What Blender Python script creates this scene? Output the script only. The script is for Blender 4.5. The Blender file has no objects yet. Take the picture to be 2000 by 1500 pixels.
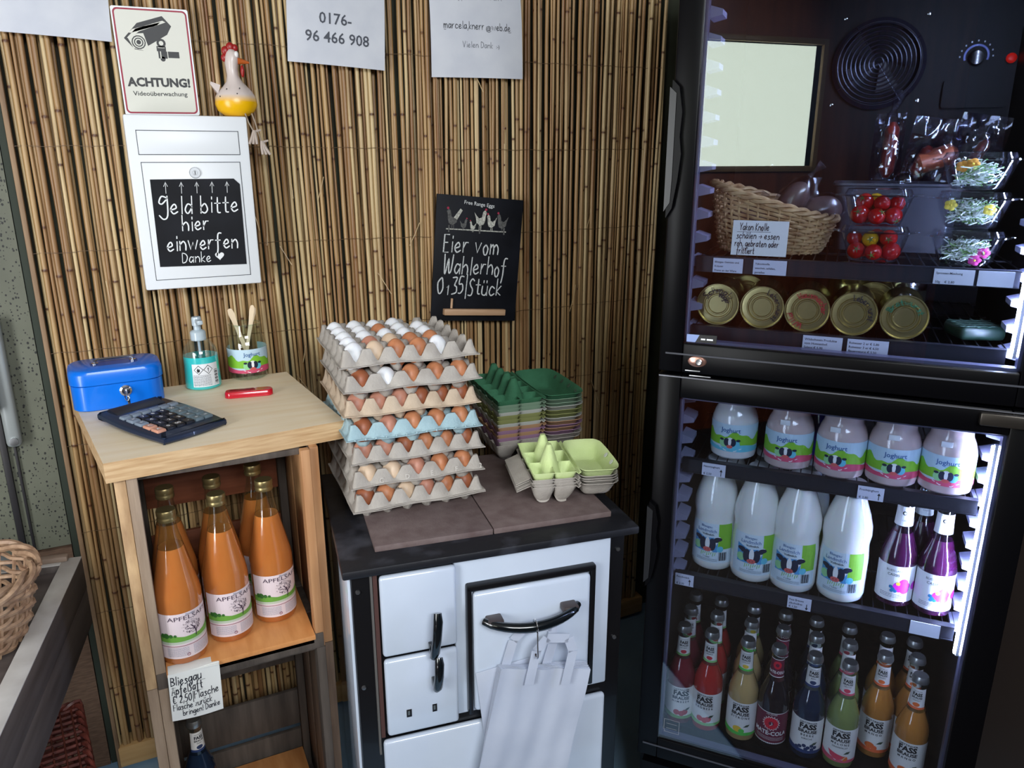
import bpy, bmesh, math, random
from mathutils import Matrix, Vector, noise
sin, cos, pi, R_ = math.sin, math.cos, math.pi, math.radians
rnd = random.Random(11)
SC = bpy.context.scene
COL = SC.collection

# ------------------------------------------------------------------ camera, world, lights, exposure
cd = bpy.data.cameras.new('camera'); cam = bpy.data.objects.new('camera', cd); COL.objects.link(cam)
cam.location = (0, -1.95, 1.55); cam.rotation_euler = (R_(73.5), 0, R_(-26))
cd.sensor_width = 36; cd.lens = 27; cd.clip_start = .02
SC.camera = cam
SC.view_settings.view_transform = 'Standard'; SC.view_settings.look = 'None'
SC.view_settings.exposure = 0.0; SC.view_settings.gamma = 1; SC.view_settings.use_curve_mapping = False
W = bpy.data.worlds.new('world'); SC.world = W; W.use_nodes = True
W.node_tree.nodes['Background'].inputs[0].default_value = (.55, .65, .8, 1)
W.node_tree.nodes['Background'].inputs[1].default_value = .6
def area(name, loc, target, sx, sy, power, col=(1, 1, 1)):
    l = bpy.data.lights.new(name, 'AREA'); l.shape = 'RECTANGLE'; l.size = sx; l.size_y = sy; l.energy = power; l.color = col
    o = bpy.data.objects.new(name, l); COL.objects.link(o); o.location = loc
    o.rotation_euler = (Vector(target) - Vector(loc)).to_track_quat('-Z', 'Y').to_euler(); return o
WIN_E = 6.6     # radiance of the daylit window blind
area('left_fill_light', (-1.52, -1.60, 1.15), (0.5, -.5, .85), .7, 1.5, 54, (.93, .97, 1))  # added fill from the left; the wall has no door opening here
area('overhead_fill', (.2, -3.05, 2.42), (.25, -.7, .9), 1.3, .9, 100, (.92, .96, 1))  # added fill from above, no ceiling fixture modelled

# ------------------------------------------------------------------ materials
def lin(c):
    return tuple(((x/255)/12.92 if x/255 <= .04045 else ((x/255+.055)/1.055)**2.4) for x in c) + (1,)
MATS = {}
def mat(name, c, rough=.5, metal=0, coat=0, noise_c=None, nscale=20, stretch=(1, 1, 1), bump=0, bscale=None, sss=0, emit=0,
        spec=.5, trans=0, ior=1.45, detail=4, nrange=(.3, .7), coords='Object', coat_rough=.05, rnd_val=0):
    if name in MATS: return MATS[name]
    m = bpy.data.materials.new(name); m.use_nodes = True; nt = m.node_tree; b = nt.nodes['Principled BSDF']
    b.inputs['Base Color'].default_value = lin(c); b.inputs['Roughness'].default_value = rough; b.inputs['Metallic'].default_value = metal
    b.inputs['Coat Weight'].default_value = coat; b.inputs['Coat Roughness'].default_value = coat_rough
    b.inputs['Specular IOR Level'].default_value = spec; b.inputs['Transmission Weight'].default_value = trans; b.inputs['IOR'].default_value = ior
    if sss:
        b.inputs['Subsurface Weight'].default_value = sss; b.inputs['Subsurface Radius'].default_value = (.02, .01, .006); b.inputs['Subsurface Scale'].default_value = .6
    if emit:
        b.inputs['Emission Color'].default_value = lin(c); b.inputs['Emission Strength'].default_value = emit
    if noise_c or bump:
        tc = nt.nodes.new('ShaderNodeTexCoord'); mp = nt.nodes.new('ShaderNodeMapping'); mp.inputs['Scale'].default_value = stretch
        nt.links.new(tc.outputs[coords], mp.inputs[0])
        nz = nt.nodes.new('ShaderNodeTexNoise'); nz.inputs['Scale'].default_value = nscale; nz.inputs['Detail'].default_value = detail
        nt.links.new(mp.outputs[0], nz.inputs['Vector'])
        last = None
        if noise_c:
            mr = nt.nodes.new('ShaderNodeMapRange'); mr.inputs[1].default_value, mr.inputs[2].default_value = nrange
            nt.links.new(nz.outputs['Fac'], mr.inputs[0])
            mx = nt.nodes.new('ShaderNodeMix'); mx.data_type = 'RGBA'; mx.inputs[6].default_value = lin(c); mx.inputs[7].default_value = lin(noise_c)
            nt.links.new(mr.outputs[0], mx.inputs[0]); last = mx.outputs[2]
            if rnd_val:
                oi = nt.nodes.new('ShaderNodeObjectInfo'); hs = nt.nodes.new('ShaderNodeHueSaturation')
                m2 = nt.nodes.new('ShaderNodeMapRange'); m2.inputs[3].default_value = 1-rnd_val; m2.inputs[4].default_value = 1+rnd_val
                nt.links.new(oi.outputs['Random'], m2.inputs[0]); nt.links.new(m2.outputs[0], hs.inputs['Value']); nt.links.new(last, hs.inputs['Color']); last = hs.outputs[0]
            nt.links.new(last, b.inputs['Base Color'])
        if bump:
            src = nz
            if bscale:
                src = nt.nodes.new('ShaderNodeTexNoise'); src.inputs['Scale'].default_value = bscale; src.inputs['Detail'].default_value = 3; nt.links.new(mp.outputs[0], src.inputs['Vector'])
            bp = nt.nodes.new('ShaderNodeBump'); bp.inputs['Strength'].default_value = bump; bp.inputs['Distance'].default_value = .002
            nt.links.new(src.outputs['Fac'], bp.inputs['Height']); nt.links.new(bp.outputs[0], b.inputs['Normal'])
    MATS[name] = m; return m
def glass(name, tint=(255, 255, 255), base=.04, rough=.02, amount=1.0):
    """thin clear sheet: see-through with Schlick reflection"""
    if name in MATS: return MATS[name]
    m = bpy.data.materials.new(name); m.use_nodes = True; nt = m.node_tree; nt.nodes.remove(nt.nodes['Principled BSDF'])
    out = nt.nodes['Material Output']; tr = nt.nodes.new('ShaderNodeBsdfTransparent'); tr.inputs[0].default_value = lin(tint)
    gl = nt.nodes.new('ShaderNodeBsdfGlossy'); gl.inputs['Roughness'].default_value = rough; gl.inputs[0].default_value = (1, 1, 1, 1)
    lw = nt.nodes.new('ShaderNodeLayerWeight'); lw.inputs[0].default_value = .5
    pw = nt.nodes.new('ShaderNodeMath'); pw.operation = 'POWER'; pw.inputs[1].default_value = 4; nt.links.new(lw.outputs['Facing'], pw.inputs[0])
    ma = nt.nodes.new('ShaderNodeMath'); ma.operation = 'MULTIPLY_ADD'; ma.inputs[1].default_value = (1-base)*amount; ma.inputs[2].default_value = base; nt.links.new(pw.outputs[0], ma.inputs[0])
    mx = nt.nodes.new('ShaderNodeMixShader'); nt.links.new(ma.outputs[0], mx.inputs[0]); nt.links.new(tr.outputs[0], mx.inputs[1]); nt.links.new(gl.outputs[0], mx.inputs[2])
    nt.links.new(mx.outputs[0], out.inputs[0]); MATS[name] = m; return m
def reed_mat():
    m = bpy.data.materials.new('reed'); m.use_nodes = True; nt = m.node_tree; b = nt.nodes['Principled BSDF']; b.inputs['Roughness'].default_value = .42
    N = nt.nodes.new; L = nt.links.new
    oi = N('ShaderNodeObjectInfo'); cr = N('ShaderNodeValToRGB'); e = cr.color_ramp.elements
    e[0].position = 0; e[0].color = lin((132, 96, 62)); e[1].position = 1; e[1].color = lin((190, 166, 122))
    for p_, c_ in ((.2, (154, 122, 82)), (.4, (178, 146, 100)), (.6, (164, 130, 86)), (.8, (198, 174, 130))):
        k = e.new(p_); k.color = lin(c_)
    L(oi.outputs['Random'], cr.inputs[0])
    tc = N('ShaderNodeTexCoord'); mp = N('ShaderNodeMapping'); mp.inputs['Scale'].default_value = (60, 60, 3.5); L(tc.outputs['Object'], mp.inputs[0])
    cb = N('ShaderNodeVectorMath'); cb.operation = 'ADD'; L(mp.outputs[0], cb.inputs[0])
    sc = N('ShaderNodeVectorMath'); sc.operation = 'SCALE'; sc.inputs[3].default_value = 40; L(oi.outputs['Location'], sc.inputs[0]); L(sc.outputs[0], cb.inputs[1])
    nz = N('ShaderNodeTexNoise'); nz.inputs['Scale'].default_value = 1; nz.inputs['Detail'].default_value = 4; L(cb.outputs[0], nz.inputs['Vector'])
    mr = N('ShaderNodeMapRange'); mr.inputs[1].default_value = .46; mr.inputs[2].default_value = .72; mr.inputs[4].default_value = .75; L(nz.outputs['Fac'], mr.inputs[0])
    mx = N('ShaderNodeMix'); mx.data_type = 'RGBA'; mx.inputs[7].default_value = lin((118, 74, 40)); L(mr.outputs[0], mx.inputs[0]); L(cr.outputs[0], mx.inputs[6])
    at = N('ShaderNodeAttribute'); at.attribute_name = 'joint'
    m2 = N('ShaderNodeMix'); m2.data_type = 'RGBA'; m2.inputs[7].default_value = lin((82, 46, 26)); L(at.outputs['Fac'], m2.inputs[0]); L(mx.outputs[2], m2.inputs[6])
    L(m2.outputs[2], b.inputs['Base Color']); MATS['reed'] = m; return m
def speckle_mat(name, c, c2, scale=90, thr=.22):
    m = bpy.data.materials.new(name); m.use_nodes = True; nt = m.node_tree; b = nt.nodes['Principled BSDF']; b.inputs['Roughness'].default_value = .6
    N = nt.nodes.new; L = nt.links.new
    tc = N('ShaderNodeTexCoord'); mp = N('ShaderNodeMapping'); mp.inputs['Scale'].default_value = (1, .01, .8); L(tc.outputs['Object'], mp.inputs[0])
    v = N('ShaderNodeTexVoronoi'); v.inputs['Scale'].default_value = scale; L(mp.outputs[0], v.inputs['Vector'])
    sx = N('ShaderNodeSeparateColor'); L(v.outputs['Color'], sx.inputs[0])
    mu = N('ShaderNodeMath'); mu.operation = 'MULTIPLY'; mu.inputs[1].default_value = thr*1.6; L(sx.outputs[0], mu.inputs[0])
    lt = N('ShaderNodeMath'); lt.operation = 'LESS_THAN'; L(v.outputs['Distance'], lt.inputs[0]); L(mu.outputs[0], lt.inputs[1])
    nz = N('ShaderNodeTexNoise'); nz.inputs['Scale'].default_value = 14; L(mp.outputs[0], nz.inputs['Vector'])
    m0 = N('ShaderNodeMix'); m0.data_type = 'RGBA'; m0.inputs[6].default_value = lin(c); m0.inputs[7].default_value = lin(tuple(int(x*.78) for x in c)); L(nz.outputs['Fac'], m0.inputs[0])
    mx = N('ShaderNodeMix'); mx.data_type = 'RGBA'; mx.inputs[7].default_value = lin(c2); L(lt.outputs[0], mx.inputs[0]); L(m0.outputs[2], mx.inputs[6])
    L(mx.outputs[2], b.inputs['Base Color']); MATS[name] = m; return m

# ------------------------------------------------------------------ mesh building
class MB:
    def __init__(s): s.v = []; s.f = []; s.m = []; s.s = []; s.mats = []
    def add(s, vf, m, smooth=True, T=None):
        V, F = vf; o = len(s.v)
        s.v.extend([tuple(T @ Vector(p)) for p in V] if T is not None else V)
        if m not in s.mats: s.mats.append(m)
        k = s.mats.index(m)
        for f in F: s.f.append(tuple(i+o for i in f)); s.m.append(k); s.s.append(smooth)
        return s
    def mesh(s, name, angle=38):
        me = bpy.data.meshes.new(name); me.from_pydata(s.v, [], s.f)
        for m in s.mats: me.materials.append(m)
        me.polygons.foreach_set('material_index', s.m); me.polygons.foreach_set('use_smooth', s.s)
        me.update(); me.set_sharp_from_angle(angle=R_(angle)); return me
    def build(s, name, parent=None, loc=(0, 0, 0), rot=(0, 0, 0), **k):
        return place(name, s.mesh(name), parent, loc, rot, **k)
def tag(o, label=None, cat=None, group=None, kind=None):
    if label: o['label'] = label
    if cat: o['category'] = cat
    if group: o['group'] = group
    if kind: o['kind'] = kind
    return o
def place(name, me, parent=None, loc=(0, 0, 0), rot=(0, 0, 0), **k):
    o = bpy.data.objects.new(name, me); COL.objects.link(o); o.location = loc
    o.rotation_euler = rot if not isinstance(rot, (int, float)) else (0, 0, rot)
    if parent: o.parent = parent
    return tag(o, **k)
def thing(name, label, cat, loc=(0, 0, 0), rot=0, group=None):
    return place(name, None, None, loc, rot, label=label, cat=cat, group=group)
def copy_tree(o, parent=None):
    c = o.copy(); COL.objects.link(c)
    if parent: c.parent = parent
    for ch in list(o.children): copy_tree(ch, c)
    return c
def T3(x=0, y=0, z=0): return Matrix.Translation((x, y, z))
def RZ(a): return Matrix.Rotation(a, 4, 'Z')
def RX(a): return Matrix.Rotation(a, 4, 'X')
def RY(a): return Matrix.Rotation(a, 4, 'Y')
_bx = {}
def box(c, s, bev=0, seg=2):
    """box centred at c with size s"""
    key = (tuple(round(x, 5) for x in s), bev, seg)
    if key not in _bx:
        bm = bmesh.new(); bmesh.ops.create_cube(bm, size=1); bmesh.ops.scale(bm, vec=s, verts=bm.verts)
        if bev: bmesh.ops.bevel(bm, geom=bm.edges[:], offset=min(bev, min(s)*.45), segments=seg, profile=.5, affect='EDGES')
        bm.verts.index_update(); _bx[key] = ([tuple(v.co) for v in bm.verts], [tuple(v.index for v in f.verts) for f in bm.faces]); bm.free()
    V, F = _bx[key]; return [(v[0]+c[0], v[1]+c[1], v[2]+c[2]) for v in V], F
def bx(x0, x1, y0, y1, z0, z1, bev=0, seg=2): return box(((x0+x1)/2, (y0+y1)/2, (z0+z1)/2), (x1-x0, y1-y0, z1-z0), bev, seg)
def lathe(prof, n=24, sx=1, sy=1):
    V = []; F = []; idx = []
    for r, z in prof:
        if r < 1e-6: idx.append([len(V)]*n); V.append((0, 0, z))
        else:
            idx.append(list(range(len(V), len(V)+n)))
            V += [(r*cos(2*pi*i/n)*sx, r*sin(2*pi*i/n)*sy, z) for i in range(n)]
    for a, b in zip(idx, idx[1:]):
        for i in range(n):
            q = [a[i], a[(i+1) % n], b[(i+1) % n], b[i]]; u = []
            for t in q:
                if t not in u: u.append(t)
            if len(u) > 2: F.append(tuple(u))
    return V, F
def tube(path, r, n=8, closed=False, caps=True):
    P = [Vector(p) for p in path]; m = len(P); V = []; F = []; up = None
    for i, p in enumerate(P):
        if closed: t = P[(i+1) % m]-P[i-1]
        else: t = P[min(i+1, m-1)]-P[max(i-1, 0)]
        if t.length < 1e-9: t = Vector((0, 0, 1))
        t.normalize()
        if up is None: up = t.orthogonal()
        up = (up-t*up.dot(t))
        up = up.normalized() if up.length > 1e-6 else t.orthogonal().normalized()
        w = t.cross(up); rr = r[i] if isinstance(r, (list, tuple)) else r
        for k in range(n):
            a = 2*pi*k/n; V.append(tuple(p+up*(rr*cos(a))+w*(rr*sin(a))))
    for i in range(m if closed else m-1):
        j = (i+1) % m
        for k in range(n): F.append((i*n+k, i*n+(k+1) % n, j*n+(k+1) % n, j*n+k))
    if caps and not closed: F.append(tuple(range(n-1, -1, -1))); F.append(tuple((m-1)*n+k for k in range(n)))
    return V, F
def prism(poly, h, axis='z', o=0):
    """polygon extruded; axis z: (x,y)->up, axis y: polygon in x,z extruded towards -y"""
    n = len(poly); V = []
    for t in (o, o+h):
        for x, y in poly: V.append((x, y, t) if axis == 'z' else ((x, -t, y) if axis == 'y' else (t, x, y)))
    F = [tuple(range(n-1, -1, -1)), tuple(range(n, 2*n))]+[(i, (i+1) % n, n+(i+1) % n, n+i) for i in range(n)]
    if axis == 'y' or axis == 'x': pass
    return V, F
def rrect(w, h, r, n=4, cx=0, cy=0):
    P = []
    for qx, qy, a0 in ((1, -1, -90), (1, 1, 0), (-1, 1, 90), (-1, -1, 180)):
        for i in range(n+1):
            a = R_(a0+90*i/n); P.append((cx+qx*(w/2-r)+r*cos(a), cy+qy*(h/2-r)+r*sin(a)))
    return P
def loft(rings, caps=True):
    n = len(rings[0]); V = [p for r in rings for p in r]; F = []
    for i in range(len(rings)-1):
        for k in range(n): F.append((i*n+k, i*n+(k+1) % n, (i+1)*n+(k+1) % n, (i+1)*n+k))
    if caps: F.append(tuple(range(n-1, -1, -1))); F.append(tuple((len(rings)-1)*n+k for k in range(n)))
    return V, F
def grid(fn, nu, nv):
    V = [fn(i/nu, j/nv) for j in range(nv+1) for i in range(nu+1)]
    F = [(j*(nu+1)+i, j*(nu+1)+i+1, (j+1)*(nu+1)+i+1, (j+1)*(nu+1)+i) for j in range(nv) for i in range(nu)]
    return V, F
def thicken(vf, nu, nv, t):
    """give a grid a back side t below and closed edges"""
    V, F = vf; n = len(V); V2 = V+[(x, y, z-t) for x, y, z in V]; F2 = list(F)+[tuple(n+i for i in reversed(f)) for f in F]
    w = nu+1; loop = list(range(w))+[w*j+nu for j in range(1, nv+1)]+[w*nv+i for i in range(nu-1, -1, -1)]+[w*j for j in range(nv-1, 0, -1)]
    for a, b in zip(loop, loop[1:]+loop[:1]): F2.append((b, a, a+n, b+n))
    return V2, F2
def ball(r, n=12, sx=1, sy=1, sz=1, c=(0, 0, 0)):
    V, F = lathe([(r*sin(pi*i/n), -r*cos(pi*i/n)) for i in range(n+1)], int(n*1.5))
    return [(x*sx+c[0], y*sy+c[1], z*sz+c[2]) for x, y, z in V], F

# ------------------------------------------------------------------ flat print: letters, handwriting, pictures
_tx = {}
def text2d(s, size, bold=0, font=None):
    key = (s, bold)
    if key not in _tx:
        cu = bpy.data.curves.new('t', 'FONT'); cu.body = s; cu.size = 1; cu.resolution_u = 2; cu.offset = bold
        o = bpy.data.objects.new('t', cu); COL.objects.link(o); dg = bpy.context.evaluated_depsgraph_get()
        me = o.evaluated_get(dg).to_mesh(); V = [(v.co.x, v.co.y) for v in me.vertices]; F = [tuple(p.vertices) for p in me.polygons]
        o.evaluated_get(dg).to_mesh_clear(); bpy.data.objects.remove(o); bpy.data.curves.remove(cu); _tx[key] = (V, F)
    V, F = _tx[key]; return [(x*size, y*size) for x, y in V], F
GL = {'a': '5i2j0g2e5h|5j5e', 'b': '0n0e|0h3j5g3e0f', 'c': '5i2j0g2e5f', 'd': '5i2j0g2e5h|5n5e', 'e': '0g4h3j1i0g2e5f', 'f': '5n3n2l2e1a|0j4j',
 'g': '5i2j0g2e5h|5j5c3a0b', 'h': '0n0e|0h3j5h5e', 'i': '1j1e|1l1m', 'k': '0n0e|4j0g4e', 'l': '1n1e', 'm': '0j0e|0h2j3h3e|3h5j7h7e', 'n': '0j0e|0h3j5h5e',
 'o': '2j0h1e3e4h2j', 'p': '0j0a|0h3j5g3e0f', 'r': '0j0e|0g2j4j', 's': '4i2j1i3g4f2e0e', 't': '2m2f3e4e|0j4j', 'u': '0j0f3e5g|5j5e', 'v': '0j2e5j',
 'w': '0j2e4i6e8j', 'z': '0j4j0e4e', 'A': '0e3n6e|1h5h', 'B': '0e0n|0n4m4j0j|0j5h5f0e', 'D': '0e0n|0n4m6j4f0e', 'E': '4n0n0e4e|0j3j', 'F': '5n0n0e|0j4j',
 'G': '5m3n0k0g2e5f5i3i', 'S': '5m3n1l2j4h3e0e', 'W': '0n1e2e4l5e7f8n', 'K': '0n0e|5n0i5e', 'Y': '0n3i|6n3i3e', 'M': '0e1n4g7n8e', '0': '3n0k1f3e5h4m3n', '1': '0l2n2e',
 '2': '0l2n4l3i0e4e', '3': '0n4n2j4i4f0e', '5': '4n1n0j3j4g2e0e', '6': '4n1j0g2e4g1i', '8': '2j0l2n4l2j0g2e4g2j', '9': '4k2j0l2n4l4h2e', '|': '1o1b', ',': '1f0c', '.': '1e1f', '!': '1n1h|1e1f', '-': '0h3h', '/': '0c4n',
 '>': '0h6h|4j6h4f', '^': '2e2m|0j2m4j', 'V': '0n3e|3e6n', 'P': '0e0n|0n5m5k0i', 'y': '0j3e|6j2b0a', '#': '6m2n0k2j5l|6n6d3b0d', ':': '1e1f|1i1j'}
GL['\u20ac'] = '5m2n0i2e5f|0j3j|0h3h'; GL['\u00fc'] = GL['u']+'|1l1m|4l4m'; GL['\u00e4'] = GL['a']+'|1l1m|4l4m'; GL['H'] = '0n0e|5n5e|0i5i'; GL['L'] = '0n0e4e'; GL['R'] = '0e0n|0n4m4j0i|1i5e'
STR = set('AEFKMYvwzkx1|>^/HLN')
def strokes(s, size, jit=0, slant=0):
    """handwritten line -> list of polylines, x-height 5/9 of size"""
    out = []; x = 0; u = size/9
    for ch in s:
        if ch == ' ': x += 4*u; continue
        g = GL.get(ch); wd = 0
        if not g: continue
        j1 = (rnd.random()-.5)*jit*u*2
        for st in g.split('|') if ch != '|' else [g]:
            P = [(int(st[i]), ord(st[i+1])-101) for i in range(0, len(st)-1, 2)] if ch != '|' else [(1, 10), (1, -3)]
            wd = max(wd, max(p[0] for p in P))
            if len(P) > 3 and ch not in STR:
                Q = []
                for i in range(len(P)-1):
                    p0, p1, p2, p3 = P[max(i-1, 0)], P[i], P[i+1], P[min(i+2, len(P)-1)]
                    for k in range(4):
                        t = k/4; Q.append(tuple(.5*((2*p1[d])+(-p0[d]+p2[d])*t+(2*p0[d]-5*p1[d]+4*p2[d]-p3[d])*t*t+(-p0[d]+3*p1[d]-3*p2[d]+p3[d])*t**3) for d in (0, 1)))
                P = Q+[P[-1]]
            out.append([(x+px*u*.9+py*u*slant, py*u+j1) for px, py in P])
        x += (wd*.9+2.1)*u
    return out, x
def ribbon(P, w):
    V = []; F = []; n = len(P)
    if n == 2 and abs(P[0][0]-P[1][0])+abs(P[0][1]-P[1][1]) < w: P = [P[0], (P[0][0]+w*.3, P[0][1]+w*.8)]
    for i in range(n):
        a, b = P[max(i-1, 0)], P[min(i+1, n-1)]; dx, dy = b[0]-a[0], b[1]-a[1]; l = math.hypot(dx, dy) or 1
        ex = 0
        if i == 0: ex = -w*.4
        if i == n-1: ex = w*.4
        px, py = P[i][0]+dx/l*ex, P[i][1]+dy/l*ex; ww = w/2*(.75 if i in (0, n-1) else 1)
        V += [(px-dy/l*ww, py+dx/l*ww), (px+dy/l*ww, py-dx/l*ww)]
    for i in range(n-1): F.append((2*i, 2*i+1, 2*i+3, 2*i+2))
    return V, F
def clip(poly, x0, x1):
    def half(P, x, keep):
        o = []
        for a, b in zip(P, P[1:]+P[:1]):
            ia, ib = keep(a[0]), keep(b[0])
            if ia: o.append(a)
            if ia != ib:
                t = (x-a[0])/(b[0]-a[0]); o.append((x, a[1]+t*(b[1]-a[1])))
        return o
    P = half(poly, x0, lambda v: v >= x0)
    return half(P, x1, lambda v: v <= x1) if P else P
class Art:
    """flat printed picture in x,y (metres) that can be wrapped on a round body"""
    def __init__(s): s.it = []
    def poly(s, P, m, l=1): s.it.append((list(P), [tuple(range(len(P)))], m, l, True)); return s
    def rect(s, x0, y0, x1, y1, m, l=1): return s.poly([(x0, y0), (x1, y0), (x1, y1), (x0, y1)], m, l)
    def disc(s, x, y, r, m, l=1, n=14, sy=1): return s.poly([(x+r*cos(2*pi*i/n), y+r*sy*sin(2*pi*i/n)) for i in range(n)], m, l)
    def line(s, P, w, m, l=1):
        V, F = ribbon(P, w); s.it.append((V, F, m, l, False)); return s
    def text(s, t, x, y, size, m, l=2, align='c', bold=0, sx=1, rot=0):
        V, F = text2d(t, size, bold)
        if not V: return s
        xs = [v[0] for v in V]; w0, w1 = min(xs), max(xs); o = {'c': -(w0+w1)/2, 'l': -w0, 'r': -w1}[align]
        c_, s_ = cos(rot), sin(rot)
        s.it.append(([(x+(vx+o)*sx*c_-vy*s_, y+(vx+o)*sx*s_+vy*c_) for vx, vy in V], F, m, l, False)); return s
    def hand(s, t, x, y, size, w, m, l=2, align='l', rot=0, jit=.3, slant=.08, wid=None):
        ss, wd = strokes(t, size, jit, slant); k = wid/wd if wid else .72
        ss = [[(px*k, py) for px, py in P] for P in ss]; wd *= k; ox = 0 if align == 'l' else -wd/2
        c_, s_ = cos(rot), sin(rot)
        for P in ss: s.line([(x+(px+ox)*c_-py*s_, y+(px+ox)*s_+py*c_) for px, py in P], w, m, l)
        return s
    def to(s, mb, fn, strip=None, ys=None):
        it = s.it
        if ys:      # cut tall pieces into bands so that they follow a curved outline
            it = []
            for e in s.it:
                P = e[0]
                if not (strip and e[4]) or max(p[1] for p in P)-min(p[1] for p in P) < ys: it.append(e); continue
                Q = [(y, x) for x, y in P]; a = math.floor(min(q[0] for q in Q)/ys)*ys
                while a < max(q[0] for q in Q)-1e-7:
                    C_ = [(x, y) for y, x in clip(Q, a, a+ys)]
                    if len(C_) > 2: it.append((C_, e[1], e[2], e[3], True))
                    a += ys
        for V, F, m, l, slc in it:
            if strip and slc:
                P = V; xs = [p[0] for p in P]; a = math.floor(min(xs)/strip)*strip
                while a < max(xs)-1e-7:
                    Q = clip(P, a, a+strip)
                    if len(Q) > 2: mb.add(([fn(x, y, l) for x, y in Q], [tuple(range(len(Q)))]), m, False)
                    a += strip
            else: mb.add(([fn(x, y, l) for x, y in V], F), m, False)
        return mb
def flat(y0=0, eps=.00025): return lambda x, y, l: (x, y0-l*eps, y)
def wrap(rf, rr, eps=.00018, off=.0002):
    return lambda x, y, l: ((rf(y)+off+l*eps)*sin(x/rr), -(rf(y)+off+l*eps)*cos(x/rr), y)
def prof_r(prof):
    def f(z):
        for (r0, z0), (r1, z1) in zip(prof, prof[1:]):
            if z0 <= z <= z1 and z1 > z0: return r0+(r1-r0)*(z-z0)/(z1-z0)
        return prof[-1][0]
    return f
def squig(a, x0, x1, y, w, m, l=2, seed=0):
    """tiny unreadable print line"""
    r = random.Random(seed); x = x0
    while x < x1:
        e = min(x1, x+r.uniform(.6, 1.8)*w*3); a.rect(x, y, e, y+w, m, l); x = e+w*.8
    return a

# ------------------------------------------------------------------ shared materials
wall_brown = mat('brown_wall_wood', (150, 78, 46), .5, noise_c=(112, 54, 30), nscale=6, stretch=(3, 3, .4))
plaster = mat('grey_plaster', (150, 150, 145), .8, noise_c=(135, 136, 130), nscale=8)
white_enamel = mat('white_enamel', (196, 206, 221), .16, coat=.6, noise_c=(186, 197, 213), nscale=5)
white_metal = mat('white_metal', (222, 226, 230), .38)
paper = mat('white_paper', (206, 209, 216), .75, noise_c=(192, 196, 206), nscale=12)
paper2 = mat('card_paper', (226, 227, 224), .75)
ink = mat('black_ink', (22, 24, 30), .5); ink2 = mat('grey_ink', (70, 74, 84), .6)
chalk = mat('white_chalk', (205, 208, 208), .9, noise_c=(120, 122, 124), nscale=500, nrange=(.45, .75))
chalkpen = mat('white_chalk_pen', (225, 228, 230), .7)
slate = mat('black_slate', (12, 13, 18), .6, noise_c=(22, 24, 31), nscale=14, spec=.25)
red = mat('red_print', (150, 24, 56), .5)
chrome = mat('chrome', (210, 210, 212), .15, 1); steel = mat('brushed_steel', (170, 172, 175), .35, 1)
blackgloss = mat('black_gloss', (9, 9, 12), .12, coat=.5); blackmat = mat('black_matt', (13, 13, 16), .5)
white_pl = mat('white_plastic', (225, 228, 232), .35)

# ------------------------------------------------------------------ room shell
def wallbox(name, x0, x1, y0, y1, z0, z1, m, kind='structure'):
    return MB().add(bx(x0, x1, y0, y1, z0, z1), m, False).build(name, kind=kind)
XL, XR, YF, ZC = -1.6, 1.76, -4.1, 2.5
wallbox('floor', XL-.1, XR+.1, YF-.1, .15, -.06, 0, mat('blue_floor_paint', (148, 182, 208), .45, noise_c=(132, 166, 196), nscale=5))
MB().add(bx(XL, XR, YF, -1.22, 0, .006), mat('blocker_dark', (58, 48, 42), .9, noise_c=(40, 32, 28), nscale=60), False).build('reflection_blocker', label='dark sheet added out of view to dull the floor reflection', cat='reflection blocker')  # unseen dark sheet, added to keep the blue floor's reflection off the fridge glass
wallbox('ceiling', XL-.1, XR+.1, YF-.1, .15, ZC, ZC+.05, mat('ceiling_white', (170, 165, 158), .8))
wallbox('wall_back', XL-.1, XR+.1, .035, .12, 0, ZC, mat('dark_backing_board', (52, 46, 34), .8, noise_c=(64, 70, 56), nscale=9))
wallbox('wall_right', XR, XR+.08, YF, .035, 0, ZC, mat('dark_wall', (52, 42, 38), .7))
wallbox('wall_front', XL, XR, YF-.08, YF, 0, ZC, mat('front_wall', (70, 60, 54), .7))
wl = MB()
wy0, wy1, wz0, wz1 = -3.06, -2.35, 1.50, 2.12
for a, b, c, d in ((YF, wy0, 0, ZC), (wy1, .035, 0, ZC), (wy0, wy1, 0, wz0), (wy0, wy1, wz1, ZC)): wl.add(bx(XL-.08, XL, a, b, c, d), wall_brown, False)
wl.build('wall_left', kind='structure')
win = place('window_1', None, loc=(XL, (wy0+wy1)/2, (wz0+wz1)/2)); win['kind'] = 'structure'
blind = mat('daylit_blind', (222, 232, 212), .8, emit=WIN_E)
MB().add(bx(-.05, -.045, wy0-(wy0+wy1)/2, wy1-(wy0+wy1)/2, -.31, .31), blind, False).build('window_blind', win)
fr_ = MB(); hw, hh = (wy1-wy0)/2, .31
wood_fr = mat('window_wood', (150, 118, 84), .45)
for a, b, c, d in ((-hw-.03, -hw, -hh-.03, hh+.03), (hw, hw+.03, -hh-.03, hh+.03), (-hw, hw, -hh-.03, -hh), (-hw, hw, hh, hh+.03)): fr_.add(bx(-.05, .02, a, b, c, d, .004), wood_fr)
fr_.build('window_frame', win)
# frame added round the left fill lamp; the wall behind is closed
d2_ = place('light_surround', None, loc=(XL, -1.6, 0)); d2_['kind'] = 'structure'
fr_ = MB()
for a, b, c, d in ((-.43, -.36, 0, 2.0), (.36, .43, 0, 2.0), (-.36, .36, 1.92, 2.0), (-.36, .36, 0, .36)): fr_.add(bx(.0, .07, a, b, c, d, .004), wood_fr)
fr_.build('surround_frame', d2_)
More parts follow.
